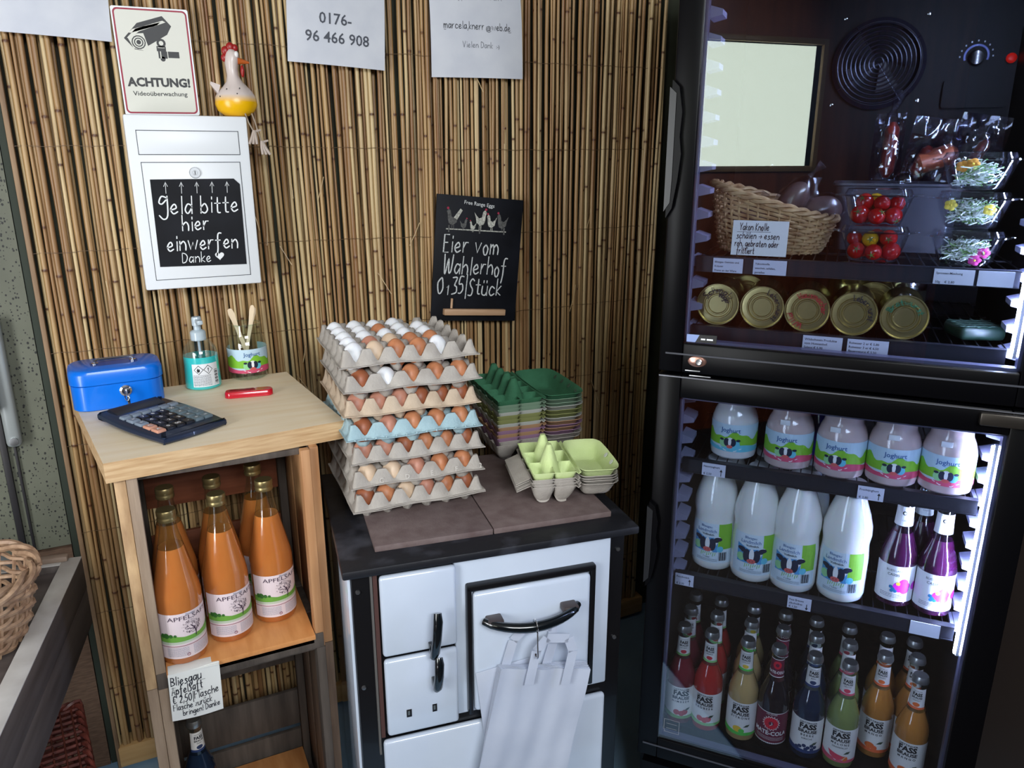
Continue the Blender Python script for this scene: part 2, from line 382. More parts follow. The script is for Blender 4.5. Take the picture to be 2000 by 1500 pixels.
# baseboard under the reed mat
MB().add(bx(-.2, 1.45, -.022, .035, .012, .072, .003), mat('pine_batten', (214, 178, 124), .55, noise_c=(196, 154, 98), nscale=5, stretch=(1, 8, 12))).build('baseboard_back', kind='structure')
# speckled door leaf left of the reed mat
dr = place('door_1', None, loc=(-.66, 0, 0)); dr['kind'] = 'structure'
MB().add(bx(-.45, .437, 0, .034, .66, 2.2), speckle_mat('speckled_panel', (106, 108, 92), (30, 31, 28), 170, .26), False).build('door_panel', dr)
MB().add(bx(-.45, .437, -.004, .034, .02, .655), mat('brown_lower_panel', (112, 88, 70), .8, noise_c=(84, 64, 50), nscale=40, stretch=(1, 1, 6), bump=.4), False).build('lower_panel', dr)
MB().add(bx(.439, .452, -.002, .03, .02, 2.2), mat('dark_gap', (40, 48, 38), .7), False).build('door_edge', dr)
MB().add(bx(.335, .349, -.012, 0, .66, 1.0, .003), mat('dark_rubber', (38, 36, 38), .5)).add(bx(.36, .366, -.008, 0, .66, 1.0, .002), mat('dark_rubber', (38, 36, 38), .5)).build('door_stile', dr)
hd = MB().add(bx(.352, .382, -.035, -.004, .93, 1.22, .010, 3), mat('grey_metal', (158, 164, 164), .35, .3))
hd.add(bx(.335, .356, -.06, -.03, 1.02, 1.2, .008, 3), mat('grey_metal', (158, 164, 164), .35, .3)).build('door_handle', dr)
MB().add(lathe([(.0, 0), (.009, 0), (.009, .004), (0, .005)], 16), steel, True, T3(.368, -.035, .945) @ RX(pi/2)).build('screw', dr)

# ------------------------------------------------------------------ reed mat
reed = reed_mat()
mat_root = thing('reed_mat', 'brown reed screen of upright stalks covering the whole back wall', 'reed screen', (-.2, 0, .07))
def reed_mesh(k):
    r = random.Random(50+k); L = 2.25; n = 6; V = []; F = []; C = []
    rad = r.uniform(.0032, .0064); z = 0; nodes = []; zz = r.uniform(.05, .25)
    while zz < L: nodes.append(zz); zz += r.uniform(.22, .46)
    S = {0: 0, L: 0}
    for q in nodes: S[q-.012] = 0; S[q-.004] = .15; S[q-.0015] = .9; S[q+.0015] = 1; S[q+.004] = .2; S[q+.012] = 0
    q = .1
    while q < L: S[q] = S.get(q, 0); q += .14
    ks = sorted(S); ax, ay, px, py = r.uniform(0, .003), r.uniform(0, .002), r.uniform(0, 6), r.uniform(0, 6)
    for z in ks:
        rr = rad*(1.13 if S[z] > .7 else 1)*(1-.12*z/L)
        cx, cy = ax*sin(px+z*2.4)+.0006*sin(z*17+py), ay*sin(py+z*3)
        for i in range(n): V.append((cx+rr*cos(pi*2*i/n), cy+rr*sin(pi*2*i/n), z)); C.append(S[z])
    for i in range(len(ks)-1):
        for j in range(n): F.append((i*n+j, i*n+(j+1) % n, (i+1)*n+(j+1) % n, (i+1)*n+j))
    me = bpy.data.meshes.new('reed'); me.from_pydata(V, [], F); me.materials.append(reed)
    me.polygons.foreach_set('use_smooth', [True]*len(F)); at = me.attributes.new('joint', 'FLOAT', 'POINT'); at.data.foreach_set('value', C); me.update()
    return me, rad
RM = [reed_mesh(k) for k in range(16)]
x = .003; nreed = 0
while x < 1.62 and nreed < 238:
    me, rad = RM[rnd.randrange(16)]
    x += rad*.93
    y = -.004+rnd.uniform(-.0045, .0045)-.008*max(0, sin(x*7.5+.6))**2
    lean = -.014*math.exp(-((x-.62)/.22)**2)+.004*sin(x*9)+rnd.uniform(-.0035, .0035)
    place('reed', me, mat_root, (x, y, rnd.uniform(-.012, .004)), (rnd.uniform(-.002, .002), lean, 0))
    nreed += 1; x += rad*.93+rnd.uniform(-.0004, .0016)
for i in range(61):      # second layer peeping through the gaps
    me, rad = RM[rnd.randrange(16)]
    place('reed', me, mat_root, (.01+i*.0265+rnd.uniform(-.01, .01), .019, rnd.uniform(-.01, .01)), (0, rnd.uniform(-.012, .012), 0))
wire = mat('binding_wire', (96, 74, 52), .5)
for z in (.18, .4, .62, .84, 1.06, 1.28, 1.5, 1.72, 1.94):
    MB().add(tube([(t*.012, -.0135-.0018*sin(t*2.1)-.008*max(0, sin(t*.012*7.5+.6))**2, z+.0012*sin(t*.9)+.003*sin(t*.05)) for t in range(136)], .0006, 4), wire).build('binding_wire', mat_root)
straw = MB()
for i in range(26):
    sx_, sz_ = rnd.uniform(.1, 1.5), rnd.uniform(.3, 1.75); a = rnd.uniform(-.6, .6); l = rnd.uniform(.03, .1)
    straw.add(tube([(sx_, -.02, sz_), (sx_+a*l*.5, -.027, sz_-l*.5), (sx_+a*l, -.024-rnd.uniform(0, .01), sz_-l)], .0011, 4), reed)
straw.build('loose_fibres', mat_root, kind='stuff')
MB().add(bx(-.006, .004, -.02, .0, -.06, 2.3, .002), mat('edge_batten', (150, 122, 92), .6, noise_c=(120, 94, 70), nscale=8, stretch=(10, 10, 1))).build('edge_lath', mat_root)

# ------------------------------------------------------------------ papers and signs on the wall
def sheet(name, w, h, label, loc, rot=0, bend=.006, thick=.0006, m=paper, cat='paper sheet', group=None):
    t = thing(name, label, cat, loc, 0, group); t.rotation_euler = (0, rot, 0)
    V, F = thicken(grid(lambda u, v: ((u-.5)*w, (v-.5)*h, bend*sin(u*3.1+v*1.3)+bend*.4*sin(v*5)), 12, 12), 12, 12, thick)
    MB().add(([(a, -c, b) for a, b, c in V], F), m).build('sheet', t)
    return t, (lambda xx, yy, l: (xx, -(bend*sin((xx/w+.5)*3.1+(yy/h+.5)*1.3)+bend*.4*sin((yy/h+.5)*5))-.0004-.0002*l, yy))
YP = -.03
t, fn_ = sheet('paper_sheet', .20, .28, 'blank white paper sheet at the top left beside the camera warning sign', (-.082, YP, 1.922), .04)
t, fn_ = sheet('paper_notice', .228, .32, 'white paper with a printed phone number above the reeds', (.489, YP, 1.913), .045)
a = Art(); a.text('0176-', -.005, -.072, .033, ink2, bold=.012); a.text('96 466 908', .0, -.112, .033, ink2, bold=.012)
a.to(MB(), fn_).build('lettering', t)
t, fn_ = sheet('payment_notice', .252, .32, 'white paper notice with an underlined mail address and a fold', (.838, YP, 1.901), -.02, .009)
a = Art(); a.hand('per Paypal/ Freunde an :', -.095, .022, .017, .0013, ink2, jit=.05, slant=0, wid=.165); a.hand('marcela,knerr', -.093, -.048, .017, .0015, ink, jit=.05, slant=0, wid=.11)
a.hand('web.de', .037, -.048, .017, .0015, ink, jit=.05, slant=0, wid=.056); a.text('@', .027, -.050, .016, ink); a.rect(-.093, -.0515, .093, -.0505, ink)
a.hand('Vielen Dank', -.045, -.09, .014, .001, ink2, jit=.05, slant=0, wid=.085); a.text(':-)', .052, -.09, .012, ink2)
a.to(MB(), fn_).build('lettering', t)

# ACHTUNG sign
sg = thing('warning_sign', 'white metal camera warning sign with red border and ACHTUNG lettering', 'sign', (.092, -.034, 1.742)); sg.rotation_euler = (0, -.012, 0)
sw, sh = .148, .212
cream = mat('sign_cream', (205, 205, 194), .4)
MB().add(prism(rrect(sw, sh, .004), .0025, 'y'), white_metal, False).build('plate', sg)
a = Art(); a.poly(rrect(sw-.006, sh-.006, .009, 6), red, 1); a.poly(rrect(sw-.0125, sh-.0125, .0065, 6), cream, 2)
blk = mat('print_black', (16, 16, 18), .45)
a.poly([(-.056, .045), (-.028, .075), (.022, .091), (.038, .072), (.028, .055), (-.018, .028), (-.022, .022), (-.038, .024)], blk, 3)
a.poly([(-.046, .056), (-.038, .063), (.018, .079), (.010, .072), (-.042, .0555)], cream, 4); a.poly([(-.05, .046), (-.032, .064), (.022, .082), (.028, .079), (-.026, .059), (-.046, .043)], cream, 4)
a.poly([(-.048, .044), (-.04, .026), (-.02, .022), (-.012, .032), (-.018, .056), (-.03, .055)], cream, 5)
a.disc(-.029, .038, .0135, blk, 6); a.disc(-.029, .038, .0112, cream, 7); a.disc(-.029, .038, .009, blk, 8); a.disc(-.029, .038, .0068, cream, 9); a.disc(-.029, .038, .0045, blk, 10)
a.disc(.014, .038, .009, blk, 4); a.disc(.014, .038, .0045, cream, 5); a.rect(.004, .022, .022, .032, blk, 4); a.rect(.006, .0285, .02, .0295, cream, 5)
a.rect(.006, .008, .024, .022, blk, 3); a.rect(.0095, .008, .0115, .022, cream, 5); a.disc(.014, .007, .005, blk, 3); a.rect(.024, .0095, .047, .022, blk, 3); a.rect(.0235, .008, .025, .022, cream, 5)
a.text('ACHTUNG!', 0, -.048, .0235, blk, 5, bold=.045, sx=1.0); a.text('Video\u00fcberwachung', 0, -.067, .0125, blk, 5, bold=.012, sx=1.1)
a.to(MB(), flat(-.0026, .00012)).build('print', sg)

# money box
mb_ = thing('money_box', 'white metal letterbox with a black slate sheet asking for money', 'letterbox', (.134, -.032, 1.2695))
bw, bh, bd = .243, .364, .075
yb = -bd
MB().add(bx(-bw/2, bw/2, -bd, 0, 0, bh, .004), white_metal).build('box', mb_)
def panel(x0, x1, z0, z1, name, th=.0025):
    g = MB().add(bx(x0-.0014, x1+.0014, yb-.0006, yb+.001, z0-.0014, z1+.0014), mat('groove', (74, 78, 84), .6), False)
    o = MB().add(bx(x0, x1, yb-th, yb, z0, z1, .0015), white_metal).build(name, mb_); g.build('gap', o); return o
flap = panel(-.1, .1, .285, .332, 'flap'); door = panel(-.098, .098, .022, .268, 'door')
MB().add(lathe([(0, .006), (.0045, .006), (.005, .0045), (.0105, .0045), (.0115, .002), (.0115, 0), (0, 0)], 24), steel, True, RX(pi/2)).add(bx(-.0008, .0008, -.0066, -.005, -.004, .004), blk, False).build('lock', door, (0.004, yb-.0024, .247))
sl = MB().add(([(-.088, yb-.0035, .05), (.092, yb-.0035, .046), (.094, yb-.0035, .222), (.082, yb-.0035, .234), (-.086, yb-.0035, .234),
                (-.088, yb-.0028, .05), (.092, yb-.0028, .046), (.094, yb-.0028, .222), (.082, yb-.0028, .234), (-.086, yb-.0028, .234)],
               [(0, 1, 2, 3, 4), (9, 8, 7, 6, 5), (0, 5, 6, 1), (1, 6, 7, 2), (2, 7, 8, 3), (3, 8, 9, 4), (4, 9, 5, 0)]), slate, False)
a = Art()
for i in range(5): a.hand('^', -.062+i*.031, .205, .026, .0013, chalkpen, jit=.2)
a.hand('#eld bitte', -.076, .163, .036, .0029, chalkpen, slant=.1, wid=.166); a.hand('hier', -.034, .126, .032, .0029, chalkpen, wid=.058); a.hand('einwerfen', -.069, .084, .034, .0029, chalkpen, slant=.1, wid=.150)
a.hand('Danke', -.042, .056, .022, .0019, chalkpen, wid=.062); hx, hy = .036, .068
a.poly([(hx+.0006*16*sin(t)**3, hy+.0006*(13*cos(t)-5*cos(2*t)-2*cos(3*t)-cos(4*t))) for t in [2*pi*i/20 for i in range(20)]], chalkpen, 2)
a.to(sl, flat(yb-.0034, .0003)).build('slate_sheet', mb_)

# ceramic hen with dangling legs
hn = thing('ceramic_hen', 'white and yellow ceramic hen with red comb sitting on the money box', 'figurine', (.241, -.072, 1.634))
def hen_body():
    m = bpy.data.materials.new('hen_glaze'); m.use_nodes = True; nt = m.node_tree; b = nt.nodes['Principled BSDF']; b.inputs['Roughness'].default_value = .3
    tc = nt.nodes.new('ShaderNodeTexCoord'); sp = nt.nodes.new('ShaderNodeSeparateXYZ'); nt.links.new(tc.outputs['Object'], sp.inputs[0])
    mr = nt.nodes.new('ShaderNodeMapRange'); mr.inputs[1].default_value = .030; mr.inputs[2].default_value = .045; nt.links.new(sp.outputs[2], mr.inputs[0])
    mx = nt.nodes.new('ShaderNodeMix'); mx.data_type = 'RGBA'; mx.inputs[6].default_value = lin((232, 178, 10)); mx.inputs[7].default_value = lin((205, 192, 186)); nt.links.new(mr.outputs[0], mx.inputs[0]); nt.links.new(mx.outputs[2], b.inputs['Base Color'])
    return m
hm = hen_body(); rings = []
for z, cx, rx, ry in ((0, .0, .012, .012), (.002, .0, .026, .024), (.012, 0, .039, .034), (.025, .001, .0445, .037), (.04, .001, .043, .036), (.052, .001, .036, .031), (.062, .002, .026, .024), (.072, .001, .017, .018), (.084, -.001, .0125, .014), (.098, -.002, .0125, .013), (.112, -.001, .0145, .0145), (.122, .001, .015, .0145), (.131, .001, .012, .012), (.137, 0, .006, .006), (.139, 0, .001, .001)):
    rings.append([(cx+rx*cos(2*pi*i/20), ry*sin(2*pi*i/20), z) for i in range(20)])
MB().add(loft(rings), hm).build('body', hn)
MB().add(loft([[(-.036, -.012, .046), (-.036, .012, .046), (-.03, .01, .064), (-.03, -.01, .064)], [(-.05, -.003, .066), (-.05, .003, .066), (-.048, .002, .071), (-.048, -.002, .071)]]), hm).build('tail', hn)
cb = MB(); crd = mat('comb_red', (150, 28, 26), .35)
for x_, z_, r_ in ((-.014, .120, .008), (-.011, .134, .009), (-.001, .142, .009), (.008, .141, .007)): cb.add(ball(r_, 8, 1, .5, 1.1, (x_, 0, z_)), crd)
cb.build('comb', hn)
MB().add(loft([[(.010+.0095*t*cos(a_)*0+.014*0, -.002+.0085*cos(a_)*(1-t*.85), .116+.007*sin(a_)*(1-t*.85)) if False else (.011+.024*t, -.004+.009*cos(a_)*(1-t*.8), .115-.003*t+.0078*sin(a_)*(1-t*.75)) for a_ in [2*pi*i/12 for i in range(12)]] for t in (0, .35, .75, 1)]), mat('beak_orange', (186, 92, 36), .4)).build('beak', hn)
MB().add(ball(.0068, 8, .7, .7, 1, (.009, -.0105, .127)), mat('eye_white', (225, 222, 220), .3)).build('eye', hn)
MB().add(ball(.008, 8, .55, .6, 1.6, (.019, -.006, .094)), crd).build('wattle', hn)
sp_ = MB()
for x_, z_ in ((-.02, .055), (.006, .057), (.0, .046), (-.034, .040), (-.016, .033)):
    ry = .034*math.sqrt(max(.05, 1-(x_/.044)**2)); sp_.add(ball(.0014, 6, 1, .5, 1, (x_, -ry, z_)), blk)
sp_.build('dots', hn)
cordm = mat('grey_cord', (150, 136, 120), .7); claym = mat('pale_clay', (172, 158, 148), .5)
for dx, dz, tw in ((.014, -.05, -.25), (.028, -.072, .35)):
    lg = MB().add(tube([(dx, -.024, .006), (dx+.004, -.034, -.012), (dx+.013, -.036, dz+.018)], .0016, 6), cordm).build('leg', hn)
    ft = MB()
    for k in (-1, 0, 1): ft.add(tube([(0, 0, .002), (k*.004+tw*.008, -.004, -.012), (k*.008+tw*.02, -.005, -.026)], [.004, .0036, .0028], 8), claym)
    ft.add(tube([(0, 0, 0), (.014, 0, .004)], [.003, .0022], 6), claym); ft.build('foot', lg, (dx+.014, -.036, dz+.018))

# chalkboard
cbd = thing('chalkboard', 'black chalkboard with printed hens and the egg price in chalk', 'chalkboard', (.826, -.04, 1.283)); cbd.rotation_euler = (R_(1.0), R_(5.2), 0)
cw, chh = .250, .330
MB().add(bx(-cw/2, cw/2, -.006, 0, -chh/2, chh/2, .0012), slate, False).build('board', cbd)
a = Art(); pale = mat('hen_print', (196, 196, 186), .8, noise_c=(120, 120, 114), nscale=260); grey = mat('hen_print_grey', (98, 98, 96), .8, noise_c=(60, 60, 60), nscale=260); pinkp = mat('hen_print_red', (150, 40, 66), .8)
def hen2(x, y, s, m, fl=1, head=True):
    a.poly([(x+fl*px*s, y+py*s) for px, py in ((-.5, .75), (-.35, .3), (-.3, .0), (0, -.22), (.3, -.1), (.4, .2), (.42, .55), (.5, .75), (.36, .95), (.2, .8), (.12, .4), (-.1, .32), (-.3, .5))], m, 2)
    a.rect(x-.08*s, y-.5*s, x-.03*s, y-.2*s, m, 2); a.rect(x+.06*s, y-.5*s, x+.11*s, y-.2*s, m, 2)
    if head: a.disc(x+fl*.42*s, y+.98*s, .09*s, pinkp, 3)
for hx_, hy_, hs, hm_, fl in ((-.078, .096, .036, grey, -1), (-.048, .086, .022, grey, 1), (-.02, .083, .02, pale, -1), (.0, .098, .036, pale, 1), (.034, .093, .030, pale, -1), (.066, .093, .034, grey, -1)): hen2(hx_, hy_, hs, hm_, fl)
a.poly([(-.066, .103), (-.052, .127), (-.058, .132), (-.076, .108)], pale, 3)
a.rect(-.096, .0765, .078, .0795, pale, 2)
for q in (-.088, .0, .072): a.rect(q-.002, .07, q+.002, .088, grey, 3)
a.text('Free Range Eggs', -.005, .142, .0135, chalk, bold=.01, rot=-.06)
a.hand('Eier vom', -.1, .018, .046, .0036, chalk, slant=.06, jit=.5, wid=.165); a.hand('Wahlerhof', -.097, -.035, .046, .0036, chalk, slant=.04, jit=.5, rot=-.03, wid=.19)
a.hand('0', -.112, -.091, .042, .0036, chalk); a.hand('1', -.085, -.094, .025, .003, chalk); a.hand('35|St\u00fcck', -.07, -.092, .044, .0036, chalk, jit=.6, wid=.15)
a.to(MB(), flat(-.0062, .0002)).build('print', cbd)
lt_wood = mat('light_ledge_wood', (196, 160, 128), .5, noise_c=(176, 138, 104), nscale=10, stretch=(1, 8, 8))
MB().add(bx(-.093, .087, -.022, -.006, -.148, -.131, .002), lt_wood).build('ledge', cbd)
cbd.rotation_euler = (R_(-1.0), R_(5.2), 0)
st_ = MB().add(tube([(-.071, -.013, -.1300), (-.069, -.009, -.104)], .0033, 8), lt_wood).build('chalk_stick', label='short pale stick standing on the chalkboard ledge', cat='chalk')
st_.matrix_world = Matrix.Translation(cbd.location) @ cbd.rotation_euler.to_matrix().to_4x4()

# ------------------------------------------------------------------ display table on the left, basket, low shelf
gw = mat('grey_washed_wood', (92, 84, 80), .6, noise_c=(66, 58, 54), nscale=5, stretch=(1, 9, 9)); rim_w = mat('pale_worn_rim', (198, 196, 192), .5, noise_c=(170, 166, 162), nscale=14)
tb = thing('display_table', 'grey washed wooden display table with a pale raised rim', 'table', (-.173, -.313, 0), R_(81.2))
# local x runs from the far corner towards the camera (negative), local y to the left
TL = 1.05
dk = mat('grey_washed_top', (98, 90, 88), .45, noise_c=(70, 62, 60), nscale=4, stretch=(9, 1, 9))
for i in range(5): MB().add(bx(-TL, -.02, .022+i*.112, .13+i*.112, .742, .757, .002), dk).build('tabletop_plank', tb)
for nm, b in (('rim', (-TL, 0, 0, .034, .70, .770)), ('rim', (-.026, 0, .034, .6, .70, .770))):
    MB().add(bx(*b, .003), gw).add(bx(b[0], b[1], b[2], b[3], .770, .7725, .001), rim_w).build(nm, tb)
MB().add(bx(-TL, -.0, .001, .6, .62, .699, .002), gw).build('apron', tb)
for q in ((-.06, .54), (-TL+.03, .03), (-TL+.03, .54)): MB().add(bx(q[0]-.02, q[0]+.02, q[1]-.0, q[1]+.05, 0, .70, .003), gw).build('leg', tb)
MB().add(lathe([(0, 0), (.013, 0), (.013, .045), (.011, .048), (0, .048)], 16), mat('grey_knob', (120, 128, 130), .4), True, T3(-.012, .108, .788) @ RX(-pi/2)).build('peg', tb)
MB().add(bx(-.018, .0, .022, .09, .7725, .784, .003), mat('wood_strip', (136, 118, 104), .6)).build('strip', tb)

def basket(nm, label, loc, R0, R1, H, c1, c2, nst=28, rows=12, rr=.004, cat='basket', sx=1, sy=1, rim=3, rot=0, wavez=None):
    t = thing(nm, label, cat, loc, rot); wm = mat(nm+'_withy', c1, .5, noise_c=c2, nscale=60)
    wz = wavez or (lambda a: 0); sd = MB(); st = MB()
    for j in range(rows):
        f = j/(rows-1); R = R0+(R1-R0)*f**.7; ph = j % 2
        P = []
        for i in range(nst*4):
            a = 2*pi*i/(nst*4); o = rr*.9*cos(nst/2*a*1.0*2/2+ph*pi); P.append(((R+o)*cos(a)*sx, (R+o)*sin(a)*sy, rr+f*(H-rr*2+wz(a))))
        sd.add(tube(P, rr*.8, 5, True), wm)
    sd.build('woven_side', t)
    for i in range(nst):
        a = 2*pi*i/nst; st.add(tube([((R0+(R1-R0)*f**.7)*cos(a)*sx, (R0+(R1-R0)*f**.7)*sin(a)*sy, f*(H+wz(a))) for f in (0, .3, .7, 1)], rr*.6, 5), wm)
    st.build('stakes', t)
    rm = MB()
    for k in range(rim):
        rm.add(tube([((R1+rr*1.5*cos(a*nst/4+k*2*pi/rim))*cos(a)*sx, (R1+rr*1.5*cos(a*nst/4+k*2*pi/rim))*sin(a)*sy, H+wz(a)+rr*1.3*sin(a*nst/4+k*2*pi/rim)) for a in [2*pi*i/(nst*5) for i in range(nst*5)]], rr*1.05, 6, True), wm)
    rm.build('braided_rim', t)
    MB().add(lathe([(0, .002), (R0, .002), (R0, .006), (0, .008)], 24, sx, sy), wm).build('base', t)
    return t
basket('wicker_basket', 'pale brown round wicker basket on the grey table at the left edge', (-.350, -.540, .7575), .095, .128, .122, (176, 146, 118), (128, 98, 76), rr=.0052, rows=10, nst=24)
# low crate shelf under the table with dark red wicker
ls = thing('low_shelf', 'low shelf with a pale rim below the table', 'shelf', (-.19, -.375, .0), R_(81.2))
MB().add(bx(-.7, 0, .0, .5, .22, .24, .003), gw).build('board', ls)
MB().add(bx(-.7, 0, 0, .02, .24, .272, .002), rim_w).add(bx(-.02, 0, .02, .5, .24, .272, .002), rim_w).build('rim', ls)
for q in (-.03, -.66): MB().add(bx(q-.02, q+.02, .01, .05, 0, .22, .003), gw).build('leg', ls)
rw = thing('wicker_crate', 'dark red-brown wicker crate under the table at the lower left', 'basket', (-.30, -.42, .243), R_(8)); rw.scale = (1, 1, 1.45)
wr = mat('red_withy', (112, 54, 44), .45, noise_c=(70, 30, 26), nscale=70)
s1 = MB()
for j in range(13):
    z = .006+j*.0085
    P = [(px+.002*sin(i*1.9+j*pi), py, z) for i, (px, py) in enumerate(rrect(.17, .24, .02, 5))]; P = []
    for i in range(60):
        f = i/60*4; k = int(f); q = f-k; c4 = [(-.085, -.12), (.085, -.12), (.085, .12), (-.085, .12)]; p0, p1 = c4[k], c4[(k+1) % 4]
        o = .0022*cos(i*pi/2+j*pi); P.append((p0[0]+(p1[0]-p0[0])*q+o*(p1[1] != p0[1]), p0[1]+(p1[1]-p0[1])*q+o*(p1[1] == p0[1]), z))
    s1.add(tube(P, .0028, 5, True), wr)
s1.build('woven_side', rw)
s2 = MB()
for i in range(26):
    f = i/26*4; k = int(f); q = f-k; c4 = [(-.085, -.12), (.085, -.12), (.085, .12), (-.085, .12)]; p0, p1 = c4[k], c4[(k+1) % 4]
    s2.add(tube([(p0[0]+(p1[0]-p0[0])*q, p0[1]+(p1[1]-p0[1])*q, 0), (p0[0]+(p1[0]-p0[0])*q, p0[1]+(p1[1]-p0[1])*q, .118)], .0026, 5), wr)
s2.build('stakes', rw)
s3 = MB()
for k in range(3):
    P = []
    for i in range(96):
        f = i/96*4; kk = int(f); q = f-kk; c4 = [(-.087, -.122), (.087, -.122), (.087, .122), (-.087, .122)]; p0, p1 = c4[kk], c4[(kk+1) % 4]
        P.append((p0[0]+(p1[0]-p0[0])*q+.005*cos(i*.8+k*2.1), p0[1]+(p1[1]-p0[1])*q+.005*cos(i*.8+k*2.1), .118+.006*sin(i*.8+k*2.1)))
    s3.add(tube(P, .0045, 6, True), wr)
s3.build('braided_rim', rw)
s4 = MB()
for i in range(12): s4.add(tube([(-.085, -.11+i*.02, .118), (0, -.11+i*.02+.004*sin(i), .121), (.085, -.11+i*.02, .118)], .003, 5), wr)
for i in range(8): s4.add(tube([(-.075+i*.021, -.12, .12), (-.075+i*.021, .12, .12)], .0024, 5), wr)
s4.build('woven_lid', rw)

# ------------------------------------------------------------------ kitchen stove
SO = Vector((.256, -.745, 0)); SA = R_(-8)
def SW(x, y, z=0): return (SO.x+x*cos(SA)-y*sin(SA), SO.y+x*sin(SA)+y*cos(SA), z)
stv = thing('kitchen_stove', 'old white enamel and black kitchen stove under the egg trays', 'stove', SO, SA)
iron = mat('worn_black_iron', (26, 27, 32), .42, noise_c=(86, 88, 98), nscale=9, nrange=(.5, .85), bump=.3, bscale=60)
MB().add(bx(0, .579, -.0, .46, .833, .85, .004), iron).build('cooking_plate', stv)
brick = mat('brown_clay_tile', (112, 98, 96), .75, noise_c=(92, 76, 74), nscale=30, bump=.4, bscale=220)
for x0, x1 in ((.066, .2935), (.2955, .543)): MB().add(bx(x0, x1, .056, .43, .85, .862, .0015), brick).build('clay_tile', stv)
body = MB().add(bx(.017, .562, .03, .44, .06, .833, .002), mat('stove_black', (13, 13, 16), .3, coat=.2)).build('body', stv)
MB().add(bx(.0105, .0165, .035, .43, .08, .828, .002), white_enamel).build('side_panel', stv)
MB().add(bx(.205, .527, .018, .03, .487, .829, .004), white_enamel).build('front_panel', stv)
rust = mat('rust_brown', (72, 46, 42), .7)
MB().add(bx(.050, .054, .022, .03, .43, .828), mat('grey_strip', (90, 88, 86), .6)).build('strip', stv)
MB().add(bx(.055, .0625, .020, .03, .47, .828), rust).build('strip', stv)
def soft_panel(x0, x1, z0, z1, y1=.022, th=.016, r=.007): return MB().add(bx(x0, x1, y1-th, y1, z0, z1, r, 3), white_enamel)
d1 = soft_panel(.065, .207, .656, .824).build('upper_door', stv)
d2 = soft_panel(.066, .207, .479, .648).build('lower_door', stv)
for q, w_ in ((.108, .005), (.158, .0045)):
    MB().add(bx(q-w_, q+w_, .0052, .0058, .517, .534, .0002), blackmat, False).add(bx(q-w_*.55, q+w_*.3, .0045, .0056, .522, .531), mat('dull_metal', (110, 118, 122), .4, .5)).build('vent_slot', d2)
fm = MB()
for b in ((.226, .236, .49, .776), (.480, .491, .50, .776), (.226, .491, .764, .778)): fm.add(bx(b[0], b[1], .004, .03, b[2], b[3], .004), mat('stove_black', (0, 0, 0)))
fm.build('oven_frame', stv)
ov = soft_panel(.238, .4785, .498, .762, .018, .018, .010).build('oven_door', stv)
MB().add(bx(.057, .522, .006, .022, .08, .468, .009, 3), white_enamel).build('drawer', stv)
MB().add(bx(.2, .53, .02, .031, .469, .487), mat('stove_black', (0, 0, 0)), False).build('crossbar', stv)
for q in (.028, .548):
    for z in (.79, .585): MB().add(lathe([(0, .003), (.004, .0025), (.0048, 0)], 14), steel, True, T3(q, .0295, z) @ RX(pi/2)).build('screw', stv)
bake = mat('black_bakelite', (8, 14, 18), .18, coat=.6)
hp = [(.255+.192*t, -.008-.034*sin(pi*min(1, max(0, t)))**.6, .706-.009*sin(pi*t)) for t in [i/16 for i in range(17)]]
hnd = MB().add(tube(hp, [.0050+.0052*sin(pi*(.04+.92*i/16))**.4 for i in range(17)], 10), bake)
hnd.build('door_handle', ov)
for q in (.275, .428): MB().add(bx(q-.016, q+.016, -.025, .002, .698, .713, .004), mat('brown_mount', (62, 54, 54), .4)).build('handle_mount', ov)
def paddle(x, z0, z1, parent, y=-.012, dx=.01):
    P = [(x, y+.002, z0), (x+dx*.2, y-.006, z0+(z1-z0)*.15), (x+dx*.6, y-.012, z0+(z1-z0)*.5), (x+dx, y-.010, z0+(z1-z0)*.85), (x+dx*1.1, y-.004, z1)]
    o = MB().add(tube(P, [.0075, .0092, .0088, .0092, .0075], 10), bake); o.add(bx(x-.007, x+.006, y, .006, z0+.002, z0+(z1-z0)*.25, .002), bake); return o.build('handle', parent)
paddle(.156, .652, .747, d1, dx=.008); paddle(.160, .58, .652, d2, dx=.004)
for q in (.04, .54):
    for y in (.06, .4): MB().add(bx(q-.015, q+.015, y-.015, y+.015, 0, .06, .002), mat('stove_black', (0, 0, 0))).build('foot', stv)

